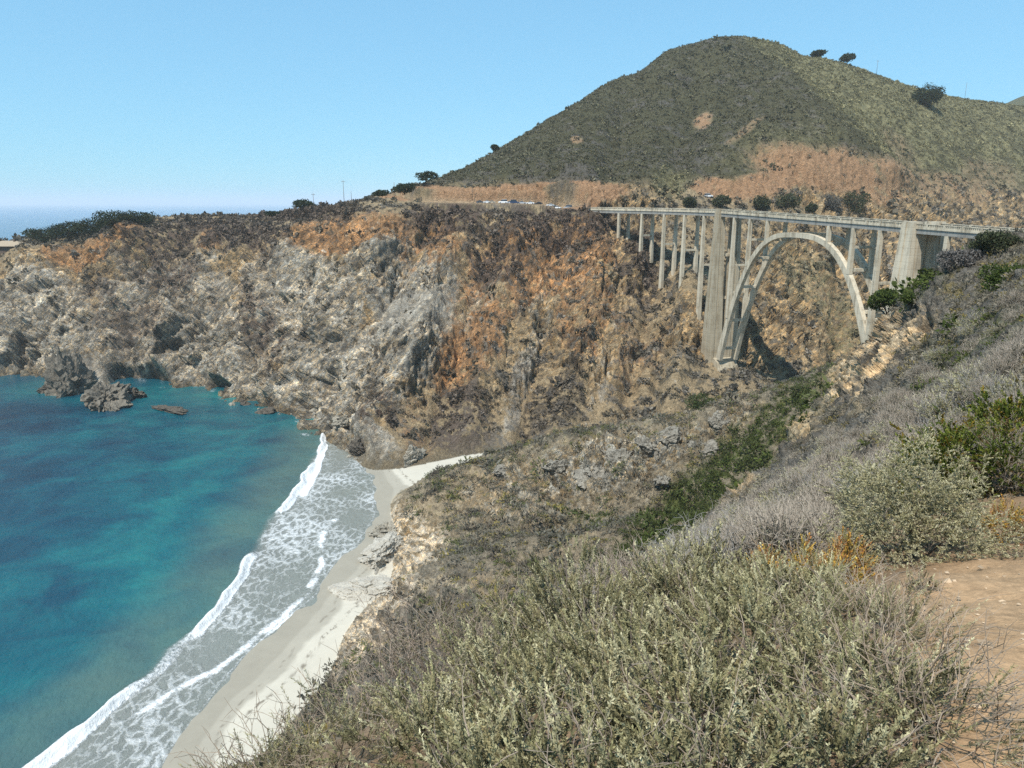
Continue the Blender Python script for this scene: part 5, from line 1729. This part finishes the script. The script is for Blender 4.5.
for i, (px, py, s, lab) in enumerate([(572, 476, 2.6, 'craggy grey rock low on the left side of the spur'), (598, 462, 3.2, 'broken grey rock in the middle of the outcrop band on the spur'), (622, 455, 2.8, 'grey rock right of the middle of the outcrop band on the spur'),
                                      (645, 447, 3.0, 'tall grey rock near the crest of the spur'), (668, 440, 2.6, 'pale split rock on the spur crest below the far pier'), (690, 436, 2.4, 'grey rock at the upper right end of the outcrop band on the spur'),
                                      (540, 490, 2.2, 'small grey rock on the lower left flank of the spur'), (612, 480, 2.4, 'grey rock under the middle of the outcrop band on the spur'), (722, 424, 2.2, 'small pale rock on the spur beside the green gully'),
                                      (500, 478, 2.0, 'weathered tan-grey rock near the seaward end of the spur crest'), (655, 470, 2.0, 'grey rock among brush below the spur crest'), (585, 447, 2.0, 'grey rock poking over the spur skyline')]):
    px, py = px + (i * 37 % 17 - 8) * 1.5, py + (i * 53 % 19 - 9) * 1.3
    Yr = hit(px, py, 120) or 192
    zsink = gz(*at(px, py, Yr)[:2]) - 0.5 * s
    rock('rock_outcrop', px, py, Yr, (s * 1.7, s * 1.4, s * 1.25), ROCK_O, lab, 'rock outcrops on the spur', 120 + i, 5, z=zsink, rough=0.7)

# ------------------------------------------------------------------ far things
HILLM = NT('far_hill')
hp = HILLM.pos()
hm_ = HILLM.out(HILLM.ramp(HILLM.noise(0.02, hp, 6, 0.6), [(0.35, C4(0.055, 0.06, 0.03)), (0.65, C4(0.10, 0.095, 0.05))]), 0.95, HILLM.bump(HILLM.noise(0.05, hp, 5), 0.8, 8.0), 0.1)
gx, gy = np.meshgrid(np.linspace(-1, 1, 60), np.linspace(-1, 1, 60))
cx, cy, cz = at(1060, 88, 2000)
hh = cz * np.clip(np.cos(np.clip(np.hypot(gx, gy), 0, 1) * math.pi) * .5 + .5, 0, 1)
hh = hh + 10 * fbm(np.stack([gx.ravel() * 4, gy.ravel() * 4, 0 * gx.ravel()], 1), 3).reshape(hh.shape) * np.clip(1 - np.hypot(gx, gy), 0, 1) - 2
hv = np.stack([cx + gx * 620, cy + gy * 620, hh], -1).reshape(-1, 3)
ii = np.arange(3600).reshape(60, 60)
tag(mesh_obj('far_hill', hv, np.stack([ii[:-1, :-1], ii[:-1, 1:], ii[1:, 1:], ii[1:, :-1]], -1).reshape(-1, 4), hm_), kind='structure')

# the salt air over the whole coast
HZ = NT('sea_air')
hz_ = HZ.n('ShaderNodeVolumePrincipled', ins={'Color': C4(0.95, 0.985, 1.0), 'Density': 0.00008, 'Anisotropy': 0.0})
ho_ = HZ.n('ShaderNodeOutputMaterial')
HZ.t.links.new(hz_.outputs[0], ho_.inputs['Volume'])
mb = MB(); mb.box(-125000, 125000, -125000, 125000, -12.0, 285.0)
tag(mb.build('haze', HZ.m), kind='stuff')
